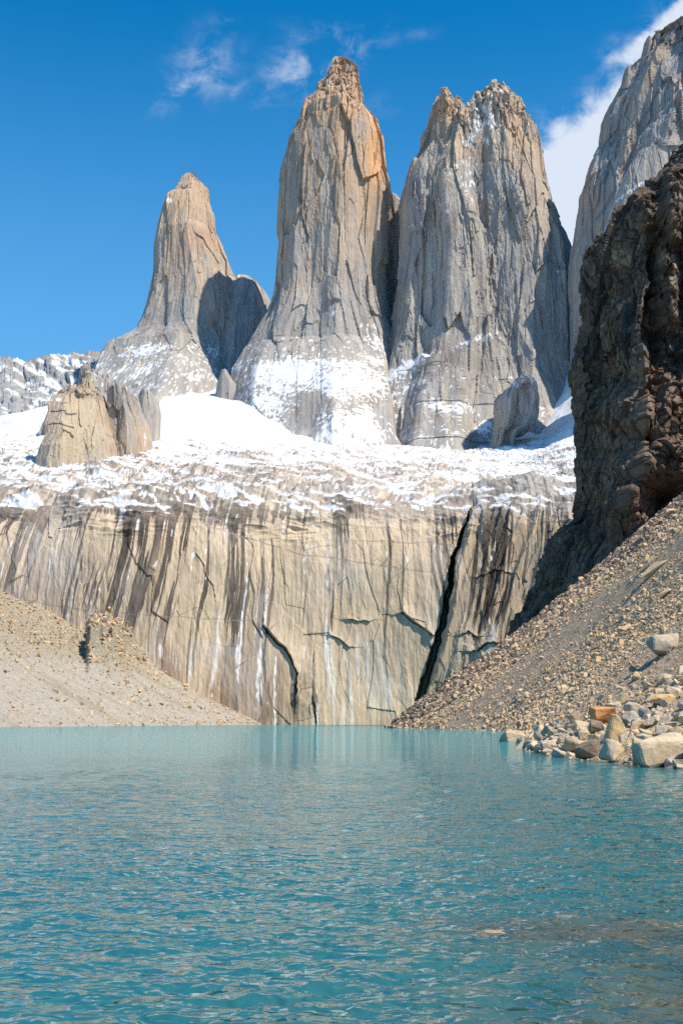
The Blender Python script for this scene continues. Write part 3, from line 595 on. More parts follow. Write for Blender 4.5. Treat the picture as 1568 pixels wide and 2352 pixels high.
# colour of the wall
H = 165.0
xs = (x - 10) / (1 + .11 * (1 - np.clip(z / H, 0, 1.1))) + 5 * perlin(x / 50, z / 80, 0, 40) - .26 * z * slab
xs = xs + 1.3 * perlin(x / 13, z / 34, 0, 42) + .4 * perlin(x / 4, z / 9, 0, 43)
s1 = fbm(xs / 6.5, y / 200, z / 260, 3, 41); s2 = fbm(xs / 2.7, y / 200, z / 110, 3, 44); s3 = fbm(xs / 22, y / 300, z / 160, 2, 47)
big = fbm(x / 60, y / 100, z / 50, 3, 50)
tan_ = np.array([.535, .425, .300], np.float32)
c = tan_ * np.ones(P.shape, np.float32)
c = cmix(c, (.47, .40, .335), sstep(big, .1, .9) * .5); c = cmix(c, (.55, .425, .285), sstep(-big, .0, .8) * .7)
dk = np.interp(u, [-300, 0, 180, 300, 430, 520, 620, 760, 900, 1000, 1060, 1100, 1300], [.32, .38, .16, .30, .46, .34, .14, .02, -.02, -.04, -.06, .30, .34])
lipv = 1176 + 10 * perlin(u / 90, 0, 0, 55) + np.interp(u, [0, 120, 220, 400], [14, 12, 4, 0])
dk = dk + .0 + (.14 + .56 * sstep(-u, -900, -760)) * np.exp(-((v - lipv) / 22) ** 2) - .18 * sstep(v, 1380, 1480) + .40 * blob(u, v, 600, 1610, 110, 70) + .3 * blob(u, v, 720, 1630, 50, 45) - .25 * blob(u, v, 560, 1270, 120, 60, 0) - .1 * sstep(u, 640, 760)
st = .50 * s1 + .55 * s2 + .30 * s3 + .25 * fbm(xs / 1.6, y / 200, z / 60, 2, 49) + .22 * (q1 - .5) + .12 * (r2 - .5)
darkm = sstep(st * 1.25 + dk, .34, .43)
dcol = cmix(np.array([.062, .050, .044], np.float32) * np.ones(P.shape, np.float32), (.155, .13, .11), sstep(s2 + .6 * big, -.1, .7))
c = c + (dcol - c) * (darkm * .93)[..., None]
c = cmix(c, (.36, .25, .17), sstep(s3 - .4 * s1 + .75 * sstep(v, 1440, 1580) - .4 * sstep(u, 700, 800), .55, .85) * .6)
wh = -.62 + .5 * blob(u, v, 470, 1520, 60, 130) + .62 * blob(u, v, 590, 1500, 70, 110) + .62 * sstep(v, 1390, 1490) * sstep(u, 690, 760) + .3 * blob(u, v, 900, 1590, 60, 60)
s4 = fbm(xs / 4.5, y / 200, z / 120, 3, 61) + .3 * (q2 - .5)
c = cmix(c, (.66, .62, .56), sstep(s4 + wh, .12, .42) * .75)
c = cmix(c, (.78, .77, .77), np.clip(sstep(s4 + .5 * perlin(x / 3, z / 5, 0, 3) + 1.1 * blob(u, v, 372, 1490, 16, 30) + .8 * blob(u, v, 600, 1560, 40, 80) + .7 * blob(u, v, 548, 1520, 12, 70) + .5 * blob(u, v, 905, 1570, 22, 40) + .5 * blob(u, v, 495, 1595, 20, 40) - .75, .0, .3), 0, 1) * .9)
c = cmix(c, (.40, .365, .345), blob(u, v, 110, 1330, 90, 110, 20) * (.5 + .3 * s1))                       # greyer face on the left
for lw, pts in ((2.6, [(470, 1205), (560, 1232), (680, 1270), (800, 1290), (1000, 1318), (1040, 1330)]), (2.2, [(700, 1262), (800, 1244), (930, 1248), (1060, 1250)]), (1.8, [(0, 1370), (200, 1405), (420, 1420), (600, 1425)])):
    q = polydist(u, v + 4 * perlin(x / 20, z / 20, 0, 70), pts); c = cmix(c, (.24, .22, .21), (1 - sstep(q, .8, lw)) * .6 * wall)
c = cmix(c, (.44, .405, .365), sstep(q1 + .6 * big + .2 * s1, .6, 1.2) * .35)
c = c * (.90 + .20 * q1 + .10 * (q2 - .5))[..., None]
c = c * (1 - .22 * slab)[..., None] * (1 + .16 * fbm(xs / 1.9, y / 200, z / 70, 2, 101) + .10 * s2)[..., None]
c = c * (1 - .40 * (1 - sstep(g1, 0, .03)) * sstep(perlin(x / 25, z / 25, 0, 5), .1, .4))[..., None]
c = c * (1 - .30 * crk)[..., None]
# snow lying on the shelf, rock ribs showing through it
rock = cmix(np.array([.49, .415, .325], np.float32) * np.ones(P.shape, np.float32), (.37, .31, .255), sstep(fine + .8 * big + fbm(x / 14, y / 30, 0, 3, 71), .1, 1.2))
rock = cmix(rock, (.40, .27, .19), sstep(fbm(x / 40, y / 40, 0, 3, 73), .25, .7) * .7); rock = cmix(rock, (.33, .325, .31), slab * .6 * np.ones(u.shape))
ve = v + 16 * perlin(u / 120, 0, 0, 93) + 9 * perlin(u / 35, v / 60, 0, 94)
frac = np.interp(ve, [1000, 1028, 1050, 1085, 1110, 1130, 1146, 1160, 1178, 1200], [.99, .97, .88, .68, .60, .52, .38, .22, .08, 0.])
frac = frac - .34 * blob(u, v, 430, 1095, 170, 26, -8) - .36 * blob(u, v, 720, 1095, 130, 20) - .15 * blob(u, v, 90, 1045, 70, 14) - .2 * blob(u, v, 560, 1060, 120, 8, -6)
frac = frac + .30 * blob(u, v, 1120, 1085, 110, 38) + .12 * blob(u, v, 250, 1130, 200, 16) - .30 * slab * sstep(v, 1085, 1120) * (1 - sstep(v, 1150, 1160))
frac = np.clip(frac - .05, .004, .985)
pat = -.25 * rib - .85 * ridged((x * .35 + y * .42) / 9, y / 60, 0, 2, 96) + .6 * perlin((x * .3 + y * .45) / 5, x / 30, 0, 97) - .45 * fine + .25 * fbm((x * .5 + y * .4) / 7, y / 30, 0, 3, 81) - .22 * lump + .55 * perlin(x / 2.4, y / 9, 0, 83) + .35 * perlin(x / 6, y / 22, 0, 84)
selm = (P[..., 2] > 175) & (v > 1000)
pat = (pat - pat[selm].mean()) / pat[selm].std()
snow = sstep(pat + np.log(frac / (1 - frac)) / 1.7, -.16, .16)
snow = np.where(v < 1005, 1, snow)
snow = np.where(wall > .5, 0, snow)
sn2 = sstep(fbm(x / 12, y / 40, z / 3.5, 3, 85) + .5 * perlin(x / 60, 0, 0, 7) - .75 * np.abs(v - 1163) / 26, .05, .25) * (v > 1120) * (v < 1205)
snow = np.maximum(snow, sn2 * .85)
scol = cmix(SNOW * np.ones(P.shape, np.float32), (.62, .68, .72), sstep(fbm(x / 26, y / 20, 0, 4, 90), .2, .9) * .5)
scol = cmix(scol, (.50, .47, .43), sstep(ridged((x + .4 * y) / 24, y / 16, 0, 2, 95) + .6 * perlin(x / 60, y / 60, 0, 98), 1.25, 1.6) * .35 * sstep(v, 940, 1000))
shelfm = sstep(P[..., 2], 150, 178)
c = c + (rock - c) * (shelfm * .9 * (1 - darkm * .6))[..., None]
c = c + (scol - c) * snow[..., None]
cut = int(np.argmin(np.abs(vk.mean() * 0 + (1657 - 2756 * (PZ.mean(1) - 2.4) / PY.mean(1)) - 1150)))
for nm, a, b, lb, ct, m in (('cliff', 0, cut + 1, 'tall tan rock wall streaked dark and white above the far end of the lake', 'cliff', M_CLIFF), ('snowfield', cut, NR, 'snow covered rock shelf and glacier between the wall and the towers', 'snowfield', M_SNOW)):
    tag(link_mesh(nm, P[a:b], quads(b - a, len(su)), m, c[a:b]), lb, ct, kind='structure')

# ------------------------------------------------------------------ dark cliff on the right
Yd = 600
dl = [(1760, 205), (1700, 250), (1630, 285), (1568, 312), (1548, 325), (1524, 342), (1513, 357), (1505, 386), (1495, 410), (1477, 432), (1460, 448), (1454, 459), (1440, 464), (1417, 480), (1413, 491), (1390, 515), (1379, 531), (1355, 540), (1350, 556), (1334, 577), (1331, 590), (1331, 636), (1335, 690), (1334, 744), (1323, 789), (1313, 821), (1313, 851), (1316, 891), (1316, 1013), (1310, 1068), (1304, 1120), (1302, 1181), (1292, 1199), (1273, 1214), (1257, 1236), (1243, 1272), (1213, 1342), (1182, 1397), (1164, 1424), (1155, 1460), (1150, 1500), (1146, 1660)]
dr = [(2300, 205), (2400, 700), (2500, 1660)]
dl = [(a_ + 12, b_) for a_, b_ in dl]
zd = lambda v: float(world(784, v, Yd)[1])
P = loft(dl, dr, Yd, [(0, 120), (zd(1400), 112), (zd(1180), 102), (zd(1000), 98), (zd(860), 84), (zd(600), 72), (zd(205), 20)], [(0, 60), (600, 40)], 760, 900, 3.1, ext=30, poly=[(-1, 0), (-.93, -.40), (-.875, -.80), (-.68, -.86), (-.63, -1.0), (-.42, -.98), (-.30, -1.06), (.5, -1), (1, 0)])
n = normals(P, True); sg = 1 if (n[:, :, 1] * (P[..., 1] - P[..., 1].mean(1, keepdims=True))).mean() > 0 else -1
n = n * sg
x, y, z = P[..., 0], P[..., 1], P[..., 2]; u, v = project(P)
d = 7 * fbm(x / 55, y / 55, z / 75, 3, 101) + 4.0 * ridged(x / 26, y / 26, z / 75, 2, 105)
zb = z + 4 * perlin(x / 30, y / 30, z / 30, 111)
_, g0, r0, q0, ox, oz = cells6(x / 22, y / 22, zb / 34, 6); d = d + 7 * (r0 - .5) + 10 * (q0 - .5) * ox + 6 * (r0 - .5) * oz
_, g1, r1, q1, ox, oz = cells6(x / 9, y / 9, zb / 15, 7); d = d + 4.5 * (r1 - .5) + 5 * (q1 - .5) * ox + 3 * (r1 - .5) * oz
_, g2, r2, q2, ox, oz = cells6(x / 3.6, y / 3.6, zb / 4.2, 8); d = d + 3.0 * (r2 - .5) + 2.2 * (q2 - .5) * ox - .8 * (1 - sstep(g2, 0, .1)) - 1.2 * (1 - sstep(g1, 0, .08))
d = d + .7 * fbm(x / 2.5, y / 2.5, z / 2.5, 2, 109)
# ribs standing out and recesses between them, as in the picture
def bump(cu, cv, ru, rv, h, ang=0.0):
    global d
    d = d + h * np.exp(-np.maximum(-np.log(np.maximum(blob(u, v, cu, cv, ru, rv, ang), 1e-9)), 0) ** 1.6)
bump(1440, 955, 75, 75, 17); bump(1425, 1100, 75, 65, 15, 0); bump(1520, 1060, 90, 55, 12); bump(1425, 1180, 60, 50, 8)
bump(1425, 600, 26, 120, 9, -4); bump(1470, 640, 20, 110, 9, -8); bump(1425, 700, 22, 130, 8); bump(1455, 800, 50, 60, 10); bump(1540, 640, 30, 100, 8); bump(1540, 470, 30, 90, 9); bump(1480, 480, 25, 60, 8); bump(1550, 1140, 40, 30, -14)
bump(1375, 860, 45, 95, -20); bump(1500, 760, 30, 110, -9); bump(1445, 640, 10, 90, -7); bump(1490, 600, 12, 90, -6); bump(1390, 640, 24, 80, -8); bump(1450, 1000, 90, 14, -5, -5); bump(1380, 1230, 90, 45, -3); bump(1325, 1140, 40, 60, -9)
d = d - d[:, :650].mean() - 3
P = P + n * np.array([.5, 1.3, .5]) * d[..., None]
u, v = project(P)
f1 = fbm(x / 22, y / 22, z / 22, 4, 120); f2 = fbm(x / 5, y / 5, z / 9, 3, 124)
c = np.array([.18, .135, .10], np.float32) * np.ones(P.shape, np.float32)
c = cmix(c, (.115, .095, .08), sstep(f1, -.1, .6)); c = cmix(c, (.30, .23, .155), sstep(f2 - .4 * f1, .25, .8) * .8)
c = cmix(c, (.40, .31, .20), np.clip(sstep(f2 + .3 * r2, .45, .85) * (blob(u, v, 1440, 650, 60, 200) + blob(u, v, 1540, 620, 40, 200)), 0, .8))
red = np.clip(blob(u, v, 1440, 955, 80, 80) + blob(u, v, 1400, 1100, 120, 80) + blob(u, v, 1530, 1050, 90, 60) + .7 * sstep(v, 800, 880) * (u > 1395), 0, 1)
c = cmix(c, np.array([.28, .19, .135], np.float32), red * .75)
c = cmix(c, (.13, .135, .07), sstep(f1 + f2 * .5 + 1.2 * (blob(u, v, 1500, 745, 20, 12) + blob(u, v, 1510, 790, 14, 14) + blob(u, v, 1340, 790, 16, 10)), .95, 1.3) * .7)
c = .78 * c * (.70 + .35 * q1 + .40 * q2)[..., None] * (1 - .35 * (1 - sstep(g2, 0, .10)))[..., None]
tag(finish('dark_cliff', P, c, M_DARK), 'dark brown craggy cliff towering above the scree slope at the right edge', 'cliff')

# ------------------------------------------------------------------ scree slope on the right: a sheet with stones
shY = np.array([-40, 5, 25, 45, 58, 63, 75, 85, 100, 114, 150, 200, 250, 300, 367, 420, 456, 475, 520, 600, 760])
shX = np.array([40, 27, 25, 21, 19, 17.2, 15.6, 14.6, 15.6, 17.0, 23, 31, 37, 41, 30.5, 22.3, 17.0, 19, 33, 62, 100])
def shore(Y): return np.interp(Y, shY, shX)
def scree_z(x, Y, fine=True):
    s = shore(Y); r = x - s
    r = x - mix(s, 27.0 + 0 * s, sstep(r, 5, 70) * (1 - sstep(Y, 455, 600)))
    m = sstep(130 - Y, 0, 50)                                   # flatter boulder beach near by
    sl = mix(.825, .42, m * (1 - sstep(r, 8, 26)))
    z = np.where(r > 0, sl * r, .55 * r) + .0
    z = np.minimum(z, 130 + .2 * (z - 130)) + .9 * fbm(x / 22, Y / 30, 0, 3, 130) * sstep(r, 2, 14) + .16 * fbm(x / 3, Y / 4, 0, 2, 134) * sstep(r, -1, 3)
    return z - .05
ny_, nr_ = 620, 460
Yv = np.concatenate([np.linspace(-40, 40, 20, endpoint=False), 40 * (760 / 40) ** np.linspace(0, 1, ny_ - 20)])
rv = np.concatenate([np.linspace(-30, -3, 12), -2.5 + 260 * np.linspace(0, 1, nr_ - 12) ** 1.7])
X = shore(Yv)[:, None] + rv[None]; YY = np.repeat(Yv[:, None], nr_, 1)
Z = np.maximum(scree_z(X, YY), -6)
P = np.stack([X, YY, Z], -1); u, v = project(P)
rr_ = X - 25
band = fbm((YY + X * .5) / 60, X / 200, 0, 3, 141)
def scree_tone(x, Y):
    b = fbm(Y / 55 + x / 300, x / 160, 0, 3, 141)
    u, v = project(np.stack([x, Y, scree_z(x, Y)], -1))
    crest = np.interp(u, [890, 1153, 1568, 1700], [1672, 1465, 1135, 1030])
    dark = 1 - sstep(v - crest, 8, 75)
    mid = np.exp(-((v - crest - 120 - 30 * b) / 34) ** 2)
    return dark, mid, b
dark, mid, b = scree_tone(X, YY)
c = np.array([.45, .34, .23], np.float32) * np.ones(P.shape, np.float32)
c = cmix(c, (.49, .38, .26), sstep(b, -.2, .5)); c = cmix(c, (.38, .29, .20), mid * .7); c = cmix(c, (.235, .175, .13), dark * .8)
c = c * (1 + .25 * fbm(X / 1.2, YY / 1.2, Z, 2, 145))[..., None]
c = cmix(c, (.16, .13, .09), (1 - sstep(Z, -.1, .25)) * .7)
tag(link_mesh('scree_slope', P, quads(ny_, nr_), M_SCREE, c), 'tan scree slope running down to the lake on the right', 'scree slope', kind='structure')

def hull_shapes(k, npts, seed, flat=.8, cuts=None):
    """angular stones: convex hulls of random points -> list of (verts, tris)"""
    out = []; rs = random.Random(seed)
    for i in range(k):
        bm = bmesh.new()
        for j in range(npts):
            p = Vector((rs.gauss(0, 1), rs.gauss(0, 1), rs.gauss(0, 1))).normalized() * rs.uniform(.8, 1.1)
            p = Vector([math.copysign(min(abs(q) * 1.25, .9), q) for q in p]); p.z *= flat
            bm.verts.new(p)
        bmesh.ops.convex_hull(bm, input=bm.verts)
        bmesh.ops.delete(bm, geom=[q for q in bm.verts if not q.link_faces], context='VERTS')
        bmesh.ops.triangulate(bm, faces=bm.faces); bm.verts.index_update()
        out.append((np.array([q.co[:] for q in bm.verts], np.float32), np.array([[q.index for q in f.verts] for f in bm.faces], np.int32))); bm.free()
    return out
SHAPES = hull_shapes(14, 11, 5)
def rot_mats(n, r):
    q = r.normal(size=(n, 4)); q /= np.linalg.norm(q, axis=1)[:, None]; a, b, c, d = q.T
    return np.stack([np.stack([1 - 2 * (c * c + d * d), 2 * (b * c - a * d), 2 * (b * d + a * c)], -1), np.stack([2 * (b * c + a * d), 1 - 2 * (b * b + d * d), 2 * (c * d - a * b)], -1), np.stack([2 * (b * d - a * c), 2 * (c * d + a * b), 1 - 2 * (b * b + c * c)], -1)], 1)
def stone_mass(name, pos, size, colr, m, r):
    Vs, Ts, Cs, off = [], [], [], 0
    k = r.integers(0, len(SHAPES), len(pos)); R = rot_mats(len(pos), r); sc3 = r.uniform(.65, 1.25, (len(pos), 3))
    for i, (V, T_) in enumerate(SHAPES):
        s = np.where(k == i)[0]
        if not len(s): continue
        q = np.einsum('nij,vj->nvi', R[s], V) * (size[s, None] * .5)[..., None] * sc3[s][:, None, :] + pos[s][:, None, :]
        Vs.append(q.reshape(-1, 3)); Ts.append((T_[None] + (np.arange(len(s)) * len(V))[:, None, None]).reshape(-1, 3) + off)
        Cs.append(np.repeat(colr[s], len(V), 0)); off += len(s) * len(V)
    return link_mesh(name, np.concatenate(Vs), np.concatenate(Ts), m, np.concatenate(Cs))
r = np.random.default_rng(3)
def stone_cols(n, r, dark):
    base = np.array([[.43, .365, .285], [.37, .32, .26], [.50, .435, .345], [.46, .375, .27], [.33, .30, .27], [.40, .345, .28]], np.float32)
    c = base[r.integers(0, 6, n)] * np.array([1.26, 1.06, .84], np.float32) * r.uniform(.8, 1.15, n)[:, None]
    o = r.random(n) < .03; c[o] = np.array([.46, .30, .18])
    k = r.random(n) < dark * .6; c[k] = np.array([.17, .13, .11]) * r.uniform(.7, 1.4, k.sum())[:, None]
    return c.astype(np.float32)
N = 140000
Ys = 62 * (560 / 62) ** (r.random(N) ** .85); rs_ = 190 * r.random(N) ** 1.05 - .6
xs_ = shore(Ys) + rs_
pos = np.stack([xs_, Ys, scree_z(xs_, Ys)], -1); u, v = project(pos)
dark, mid, b = scree_tone(xs_, Ys)
keep = (u < 1720) & (r.random(N) > .50 * mid) & (rs_ < 185)
px = Ys / 1200
size = px * np.exp(r.normal(.88, .50, N)); size = np.clip(size, .15, 3.2) * (1 - .40 * mid - .10 * dark)
pos, size, dark = pos[keep], size[keep], dark[keep]
pos[:, 2] += size * .12
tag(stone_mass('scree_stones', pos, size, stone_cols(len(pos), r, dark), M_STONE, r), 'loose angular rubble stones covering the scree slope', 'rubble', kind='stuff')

# ------------------------------------------------------------------ pale moraine slope on the left
mY = np.array([100, 300, 420, 509, 600, 700, 800, 900, 945, 1000]); mX = np.array([-125, -136, -140, -146, -124, -99, -79, -64, -57, -46])
ny_, nr_ = 520, 420
Yv = 230 * (1010 / 230) ** np.linspace(0, 1, ny_); rv = np.concatenate([np.linspace(-25, -1, 8), 330 * np.linspace(0, 1, nr_ - 8) ** 1.25])
X = np.interp(Yv, mY, mX)[:, None] - rv[None]; YY = np.repeat(Yv[:, None], nr_, 1); R_ = np.repeat(rv[None], ny_, 0)
P = np.stack([X, YY, .50 * R_], -1); u, v = project(P)
rough = np.clip(blob(u, v, 275, 1480, 125, 55, 22) * 1.4, 0, 1) * sstep(YY, 700, 800) * sstep(u, 196, 206)
Z = np.where(R_ > 0, .495 * R_, .6 * R_)
Z = np.minimum(Z, 115 + .3 * (Z - 115))
rill = fbm(YY / 9 - R_ / 60, R_ / 90, 0, 3, 151)
Z = Z + sstep(R_, 0, 12) * (2.2 * rill + 2.6 * fbm(X / 45, YY / 60, 0, 3, 154)) + rough * (11 + 9 * ridged(X / 16, YY / 22, 0, 3, 157) + 2.5 * fbm(X / 5, YY / 6, 0, 2, 160))
upper = sstep(R_, 55, 100) * sstep(YY, 560, 760)
Z = Z + upper * (2.2 * ridged(X / 9, YY / 14, 0, 3, 163) + .7 * fbm(X / 3, YY / 4, 0, 2, 165))
P[..., 2] = Z; u, v = project(P)
c = np.array([.385, .35, .295], np.float32) * np.ones(P.shape, np.float32)
c = cmix(c, (.31, .265, .20), sstep(rill + .5 * fbm(X / 70, YY / 70, 0, 2, 167), .15, .8) * .8)
c = cmix(c, (.44, .39, .31), sstep(-rill, .2, .8) * .6)
c = cmix(c, (.34, .285, .20), upper * .75); c = cmix(c, (.28, .25, .18), np.clip(rough * 1.2, 0, .9))
c = cmix(c, (.27, .25, .17), sstep(fbm(X / 8, YY / 10, 0, 3, 169), .4, .8) * np.maximum(rough, upper) * .6)
c = c * (1 + .12 * fbm(X / 1.5, YY / 2.5, 0, 2, 171))[..., None]
tag(link_mesh('moraine_slope', P, quads(ny_, nr_), M_MORAINE, c), 'pale smooth gravel slope running down to the lake on the left', 'gravel slope', kind='structure')
N = 22000
Ys = 480 + 470 * r.random(N); rs_ = 210 * r.random(N)
i = np.clip(np.searchsorted(Yv, Ys), 1, ny_ - 1); j = np.clip(np.searchsorted(rv, rs_), 1, nr_ - 1)
pos = P[i, j] + np.stack([r.normal(0, .4, N), r.normal(0, .6, N), 0 * Ys], -1)
dens = .38 + .6 * upper[i, j] + 1.5 * rough[i, j] + .35 * (rs_ < 8)
k = r.random(N) < dens; pos = pos[k]
size = np.clip(np.exp(r.normal(-.02, .55, len(pos))) * pos[:, 1] / 800, .3, 3.6); size = size * (1 + .9 * rough[i, j][k]); pos[:, 2] += size * .1
tag(stone_mass('moraine_stones', pos, size, stone_cols(len(pos), r, .05 + 0 * size), M_STONE, r), 'scattered stones lying on the pale slope left of the lake', 'stones', kind='stuff')

# ------------------------------------------------------------------ boulders on the right shore
def hit(u, v):
    """where the line of sight through an outline point meets the scree or the water"""
    dx, dy, dz = [float(q) for q in ray(u, v)]; Y = np.geomspace(20, 560, 4000); t = Y / dy
    zz = CAM_H + dz * t; g = np.maximum(scree_z(dx * t, Y), -.12); k = np.argmax(zz < g)
    return dx * t[k], Y[k], g[k]
def boulder_mesh(name, sx, sy, sz, seed, npts=13, levels=2, pointed=0.0, box=.9, rough=.035):
    rs = random.Random(seed); bm = bmesh.new()
    for j in range(npts):
        p = Vector((rs.gauss(0, 1), rs.gauss(0, 1), rs.gauss(0, 1))).normalized() * rs.uniform(.95, 1.15)
        p = Vector([math.copysign(min(abs(q) * 1.35, box), q) for q in p])
        if p.z > 0: p.x *= 1 - pointed * p.z; p.y *= 1 - pointed * p.z
        bm.verts.new((p.x * sx, p.y * sy, p.z * sz))
    bmesh.ops.convex_hull(bm, input=bm.verts)
    bmesh.ops.delete(bm, geom=[q for q in bm.verts if not q.link_faces], context='VERTS')
    bmesh.ops.dissolve_limit(bm, angle_limit=.16, verts=bm.verts, edges=bm.edges)
    bmesh.ops.bevel(bm, geom=bm.edges[:], offset=.045 * min(sx, sy, sz) * 2, segments=1, affect='EDGES', profile=.6)
    bmesh.ops.triangulate(bm, faces=bm.faces)
    for l in range(levels): bmesh.ops.subdivide_edges(bm, edges=[e for e in bm.edges if e.calc_length() > .16 * max(sx, sz)], cuts=1); bmesh.ops.triangulate(bm, faces=bm.faces)
    V = np.array([q.co[:] for q in bm.verts], np.float32); bm.normal_update(); Nn = np.array([q.normal[:] for q in bm.verts], np.float32)
    k = 1.4 / max(sx, sz)
    V = V + Nn * (rough * max(sx, sz) * (fbm(V[:, 0] * k, V[:, 1] * k, V[:, 2] * k, 3, seed) + .5 * fbm(V[:, 0] * k * 4, V[:, 1] * k * 4, V[:, 2] * k * 4, 2, seed)))[:, None]
    for q, p in zip(bm.verts, V): q.co = p
    bm.verts.index_update(); T_ = np.array([[q.index for q in f.verts] for f in bm.faces], np.int32); bm.free()
    return V, T_
TAN, PALE, GREY, ORANGE, BROWN, OCHRE, DGREY = (.50, .39, .25), (.56, .45, .31), (.46, .39, .295), (.58, .29, .12), (.29, .225, .16), (.60, .41, .20), (.27, .235, .195)
def boulder(u, v, wpx, hpx, colr, seed, label, depth=.9, pointed=0.0, tilt=0.0, yaw=0.0, sink=.15, npts=13, two=None, box=.9, group=None):
    x, Y, z = hit(u, v); m = Y / F / cp; sx, sz = wpx * m / 2 / .92, hpx * m / 2 / .9 * (1 + sink); sy = depth * (sx + sz) / 2
    V, T_ = boulder_mesh('boulder', sx, sy, sz, seed, npts, 2, pointed, box)
    k = 2.0 / max(sx, sz)
    f = fbm(V[:, 0] * k, V[:, 1] * k, V[:, 2] * k, 4, seed + 3)
    c = np.array(colr, np.float32) * (1 + .16 * f + .10 * fbm(V[:, 0] * k * 5, V[:, 1] * k * 5, V[:, 2] * k * 2, 2, seed))[:, None]
    c = cmix(c, np.array(colr) * np.array([.8, .78, .76]), sstep(f, .2, .7) * .6)
    if two is not None: c = cmix(c, two, sstep(f * .3 - V[:, 2] / sz, -.1, .25) * .85)
    wz = z + V[:, 2] + sz * (1 - sink * 1.2)
    c = cmix(c, np.array(colr) * .5, (1 - sstep(wz, .05, .28)) * .6)                    # wet, silt stained foot at the waterline
    o = link_mesh('boulder', V, T_, M_BOULDER, c, tri=True)
    o.location = (x, Y + sy * .6, z + sz * (1 - sink * 1.6)); o.rotation_euler = (0, math.radians(tilt), math.radians(yaw))
    return tag(o, label, 'boulder', group)
boulder(1394, 1662, 76, 37, ORANGE, 11, 'flat topped orange boulder, the most vivid one, perched on the heap', .9, -.12, 3, 10, .05, 12, box=.8)
boulder(1417, 1711, 58, 64, OCHRE, 4, 'tall pointed ochre boulder standing right below the orange one', .8, .55, 8, 0, .05, 12)
boulder(1520, 1762, 140, 74, PALE, 33, 'huge pale rounded boulder at the water edge, largest on the shore', .7, .35, 4, 10, .15, 18, two=TAN)
boulder(1470, 1757, 48, 60, TAN, 37, 'upright tan slab pressed against the left end of the huge pale boulder', .6, .2, -6, 20, .15)
boulder(1415, 1750, 66, 44, PALE, 21, 'pale grey boulder with sloping top in the water below the pointed ochre one', .9, .3, 12, 0, .1, 15)
boulder(1352, 1744, 58, 42, BROWN, 24, 'square faced boulder at the water edge, its shaded face painted dark brown', .8, 0, 5, 25, .1, 12)  # shade on its face is put into the brown base colour
boulder(1316, 1731, 42, 36, TAN, 27, 'rounded tan boulder just left of the dark square faced one', .9, .25, 0, 0, .12, 16)
boulder(1182, 1706, 62, 26, TAN, 30, 'half sunk low boulder alone in the water at the left tip of the heap', .8, .4, 0, 5, .25, 16)
boulder(1528, 1504, 66, 52, GREY, 35, 'big two toned grey boulder, pale lit top painted in, lying high on the scree', .9, .1, 10, 15, .1, 13, two=DGREY)  # light on the top is painted in: grey above, darker grey below
boulder(1518, 1620, 70, 24, OCHRE, 39, 'long ochre slab lying across the top of the boulder heap', .8, 0, -8, 10, .1, 13)
boulder(1456, 1640, 46, 24, GREY, 41, 'grey slab leaning behind the orange boulder on its right side', .9, .2, 18, 0, .1)
boulder(1409, 1630, 40, 18, PALE, 43, 'flat pale rock just behind and above the orange boulder', .9, .1, -5, 0, .2)
boulder(1430, 1619, 28, 24, TAN, 45, 'small blocky tan boulder at the top of the heap above the flat pale rock', .9, .1, 0, 20, .1)
boulder(1368, 1683, 30, 28, BROWN, 47, 'shaded brown block wedged under the left end of the orange boulder', .8, .0, 4, 10, .1)
boulder(1342, 1702, 34, 22, TAN, 49, 'tan wedge of rock between the orange boulder and the water', .9, .2, -15, 0, .1)
boulder(1368, 1714, 36, 24, TAN, 51, 'blocky tan boulder behind the dark square faced one', .9, .1, 0, 12, .1)
boulder(1442, 1713, 36, 32, PALE, 53, 'pale angular boulder touching the right side of the pointed ochre one', .9, .3, 10, 0, .1)
boulder(1448, 1664, 44, 26, (.37, .34, .295), 55, 'blue grey tilted slab above the pointed ochre boulder', .8, 0, -28, 0, .1)
boulder(1464, 1682, 42, 24, TAN, 57, 'flat tan boulder resting above the huge pale one, right of the ochre point', .9, .1, -8, 0, .1)
boulder(1498, 1668, 48, 26, PALE, 59, 'broad pale boulder in the middle of the heap under the long ochre slab', .9, .2, 6, 10, .1)
boulder(1374, 1524, 14, 16, OCHRE, 61, 'small yellowish block alone halfway up the scree', .9, .1, 0, 0, .1)
boulder(1429, 1484, 16, 16, OCHRE, 63, 'yellow ochre block alone on the scree left of the big grey boulder', .9, .1, 5, 0, .1)
boulder(1297, 1598, 18, 24, PALE, 65, 'upright pale stone on the scree left of the boulder heap', .8, .3, 0, 0, .1)
boulder(1322, 1664, 30, 26, BROWN, 67, 'dark weathered slab on the scree left of the orange boulder', .7, .1, -30, 0, .1)
boulder(1244, 1696, 34, 28, PALE, 69, 'pale boulder by the shore behind the half sunk one', .9, .25, 0, 0, .1, 14)
boulder(1282, 1683, 16, 14, DGREY, 71, 'small blackish rounded rock among tan ones near the left end of the heap', .9, .2, 0, 0, .1, 16)
boulder(1457, 1566, 26, 22, TAN, 73, 'tan boulder on the scree directly above the boulder heap', .9, .2, 0, 0, .1)
boulder(1455, 1546, 26, 14, DGREY, 75, 'dark grey boulder on the scree below the big two toned one', .9, .2, 10, 0, .1)
boulder(1503, 1318, 76, 22, TAN, 77, 'long tilted tan slab high on the scree near the right edge', .6, .1, -33, 0, .15, 12)
boulder(1466, 1256, 42, 16, DGREY, 79, 'thin grey slab lying on the scree close to the dark cliff', .6, .1, -36, 0, .15, 12)
boulder(1545, 1182, 34, 16, PALE, 81, 'pale block at the top of the scree under the dark cliff', .8, .1, -12, 0, .1)
boulder(1496, 1292, 34, 12, TAN, 83, 'flat tan slab just above the long tilted slab on the scree', .8, .1, -28, 0, .15)
